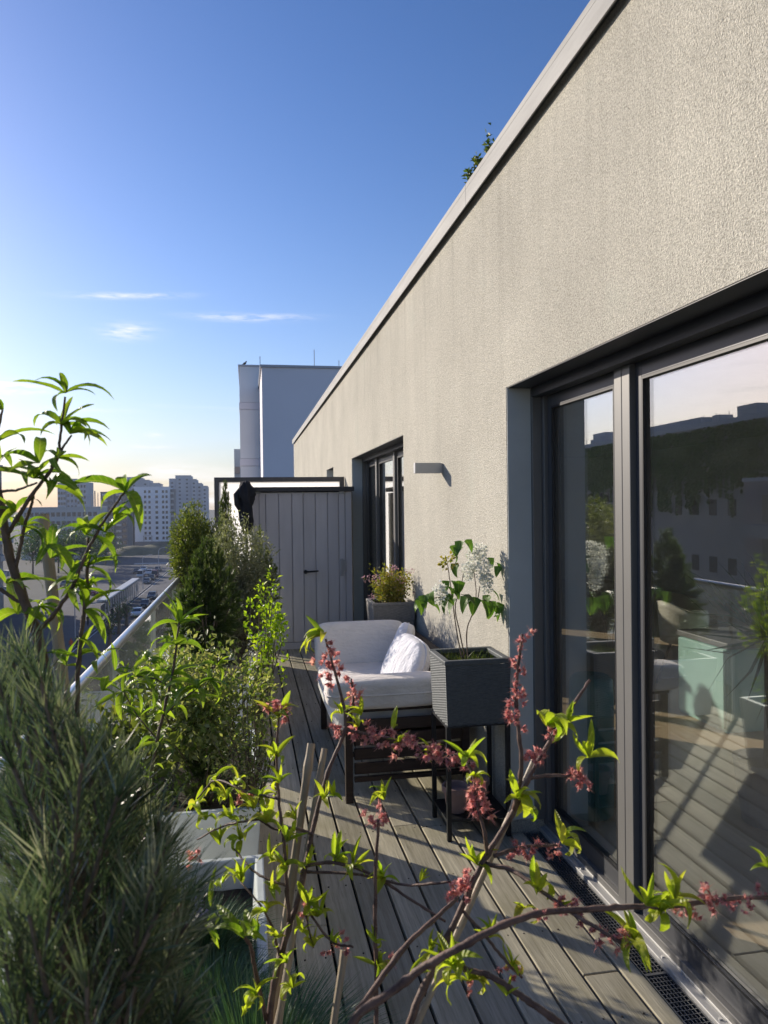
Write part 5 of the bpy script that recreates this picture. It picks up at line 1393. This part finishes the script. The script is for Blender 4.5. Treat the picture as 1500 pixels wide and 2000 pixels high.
# people on the plaza: small continuous figures in mid stride
def person(u, v, label, coat, legs, lean=.0, face=1):
    p = at(u, v, Z=GZ + .12); x, y, z = p.x, p.y, GZ + .12
    root = empty('person', (x, y, z), label, 'person', 'people on the plaza')
    body = bpy.data.meshes.new('body')
    J = [(0, 0, .95), (0, 0, 1.15), (0, 0, 1.40), (0, .01, 1.50), (0, .03, 1.62), (0, .03, 1.74), (-.10, .10, .52), (-.10, .05, .05), (-.10, .22, .03), (.10, -.12, .50), (.10, -.32, .08), (.10, -.18, .03), (-.20, 0, 1.38), (-.25, -.06, 1.1), (-.22, .08, .88), (.20, 0, 1.38), (.25, .04, 1.1), (.22, .18, .9)]
    E_ = [(0, 1), (1, 2), (2, 3), (3, 4), (4, 5), (0, 6), (6, 7), (7, 8), (0, 9), (9, 10), (10, 11), (2, 12), (12, 13), (13, 14), (2, 15), (15, 16), (16, 17)]
    body.from_pydata([(x + a, y + b * face, z + c) for a, b, c in J], E_, [])
    o = link('body', body, coat, root)
    m = o.modifiers.new('skin', 'SKIN'); rads = [.15, .15, .17, .06, .10, .085, .085, .05, .04, .085, .05, .04, .075, .05, .04, .075, .05, .04]
    for i, sv in enumerate(body.skin_vertices[0].data): sv.radius = (rads[i], rads[i] * .8); sv.use_root = (i == 0)
    o.modifiers.new('s', 'SUBSURF').levels = 1; o.modifiers['s'].render_levels = 1
    return root
def skinlayer(me):
    pass
coats = [plain('coat_orange', (.45, .10, .04), .9), plain('coat_navy', (.02, .025, .045), .9), plain('coat_black', (.015, .015, .017), .9)]
for (u, v, lab, k) in ((139, 1272, 'person in an orange coat on the plaza near the peach stem', 0), (151, 1266, 'person in a navy coat beside the one in orange', 1), (172, 1222, 'person in black walking alone on the plaza', 2), (219, 1206, 'person in dark clothes waiting at the near end of the canopy', 2), (267, 1155, 'person in dark clothes at the far end of the canopy', 1)):
    try: person(u, v, lab, coats[k], None)
    except Exception as e: print('person', e)

# ------------------------------------------------------------------ street trees, a mound and a footbridge
def street_tree(name, label, x, y, h, r_, mat=None, n=1500, leaf=.55, group='street trees'):
    root = empty(name, (x, y, GZ), label, 'tree', group)
    rr = random.Random(label)
    mb = MB().tube([(x, y, GZ), (x + .1, y, GZ + h * .3), (x, y + .1, GZ + h * .7)], [.32, .22, .1], 7)
    P, D = [], []
    for k in range(26):
        q = Vector((rr.gauss(0, 1), rr.gauss(0, 1), rr.gauss(0, .8))).normalized() * (rr.random() ** .5)
        c = Vector((x + q.x * r_, y + q.y * r_, GZ + h * .62 + q.z * h * .36))
        mb.tube([(x, y, GZ + h * rr.uniform(.25, .5)), c], [.11, .03], 5)
        for j in range(n // 26):
            o_ = Vector((rr.gauss(0, 1), rr.gauss(0, 1), rr.gauss(0, 1)))
            P.append(c + o_ * r_ * .22); D.append(o_ + Vector((0, 0, .3)))
    build('trunk', mb, twigm, root)
    stuff(link('crown', leafcloud('crown', P, D, leaf, leaf * .7), mat or treeleaf, root))
for i, (u, y, h) in enumerate(((62, 232, 14), (88, 224, 15), (112, 236, 13.5), (136, 228, 14.5), (158, 240, 13), (180, 250, 13), (204, 262, 11))):
    x = at(u, 1000, Y=y).x
    street_tree('street_tree', 'dark round tree in front of the pale block, %s from the left edge' % ('first', 'second', 'third', 'fourth', 'fifth', 'sixth', 'seventh')[i], x, y, h, 4.6)
for i, (u, v, h) in enumerate(((214, 1262, 5.0), (232, 1238, 5.0), (247, 1222, 4.6))):
    c = at(u, v, Z=GZ)
    street_tree('young_street_tree', 'thin young tree on the sunny pavement, %s along the handrail' % ('nearest', 'second', 'third')[i], c.x, c.y, h, 1.2, n=260, leaf=.28, group='young trees on the pavement')
md = MB(); cc = at(290, 1090, Z=GZ)
V = []; F = []
for j in range(13):
    for i in range(25):
        a = (i / 24 - .5) * 2; b_ = (j / 12 - .5) * 2
        V.append((cc.x + a * 22, 320 + b_ * 9, GZ + .02 + 4.5 * max(0, 1 - a * a) ** 1.2 * max(0, 1 - b_ * b_) * (1 + .2 * math.sin(7 * a + 3 * b_))))
F = [(j * 25 + i, j * 25 + i + 1, (j + 1) * 25 + i + 1, (j + 1) * 25 + i) for j in range(12) for i in range(24)]
tag(build('earth_mound', md.add(V, F), plain('mound_grass', (.13, .125, .075), .95, 0, .4, .3), None, smooth=True), kind='structure')
fb = empty('footbridge', (-60, 262, GZ), 'long pale footbridge deck crossing the road beyond the canopy', 'bridge')
z_ = at(300, 1101, Y=262).z
xa, xb = at(262, 1100, Y=262).x, at(345, 1100, Y=262).x
build('deck', MB().box(xa, xb, 261, 264, z_ - .35, z_ + .15), wpale, fb)
for t in (.05, .35, .65, .95): build('pier', MB().box(xa + (xb - xa) * t - .3, xa + (xb - xa) * t + .3, 262, 263, GZ, z_ - .351), wgrey, fb)

for i, (x_, y_) in enumerate(((-24.3, 112), (-24.3, 182), (-24.3, 214), (-24.3, 250), (-12.8, 200))):
    lp = empty('street_lamp', (x_, y_, GZ + .12), 'slim street lamp beside the road, %s counting away from the railing' % ('nearest', 'second', 'third', 'farthest', 'one on the right kerb')[i], 'street lamp', 'street lamps')
    sg = 1 if x_ < -20 else -1
    build('pole', MB().tube([(x_, y_, GZ + .12), (x_, y_, GZ + 7.2), (x_ + sg * .5, y_, GZ + 7.9), (x_ + sg * 1.8, y_, GZ + 8.1)], [.09, .07, .06, .05], 8), wgrey, lp)
    build('lamp_head', MB().box(x_ + sg * 1.8 - .4, x_ + sg * 1.8 + .4, y_ - .14, y_ + .14, GZ + 8.0, GZ + 8.14), wpale, lp, bev=.03)

# ------------------------------------------------------------------ the air over the city
hz = NT('city_air'); hz.n.remove(hz.b)
pv = hz.node('ShaderNodeVolumePrincipled'); pv.inputs['Density'].default_value = 0.00028; pv.inputs['Color'].default_value = (.78, .86, 1.0, 1)
hz.l.new(pv.outputs[0], hz.out.inputs['Volume'])
haze = build('haze', MB().box(-420, 320, -80, 720, GZ - 1.0, 45), hz.m)
tag(haze, kind='stuff')
bpy.context.view_layer.update()
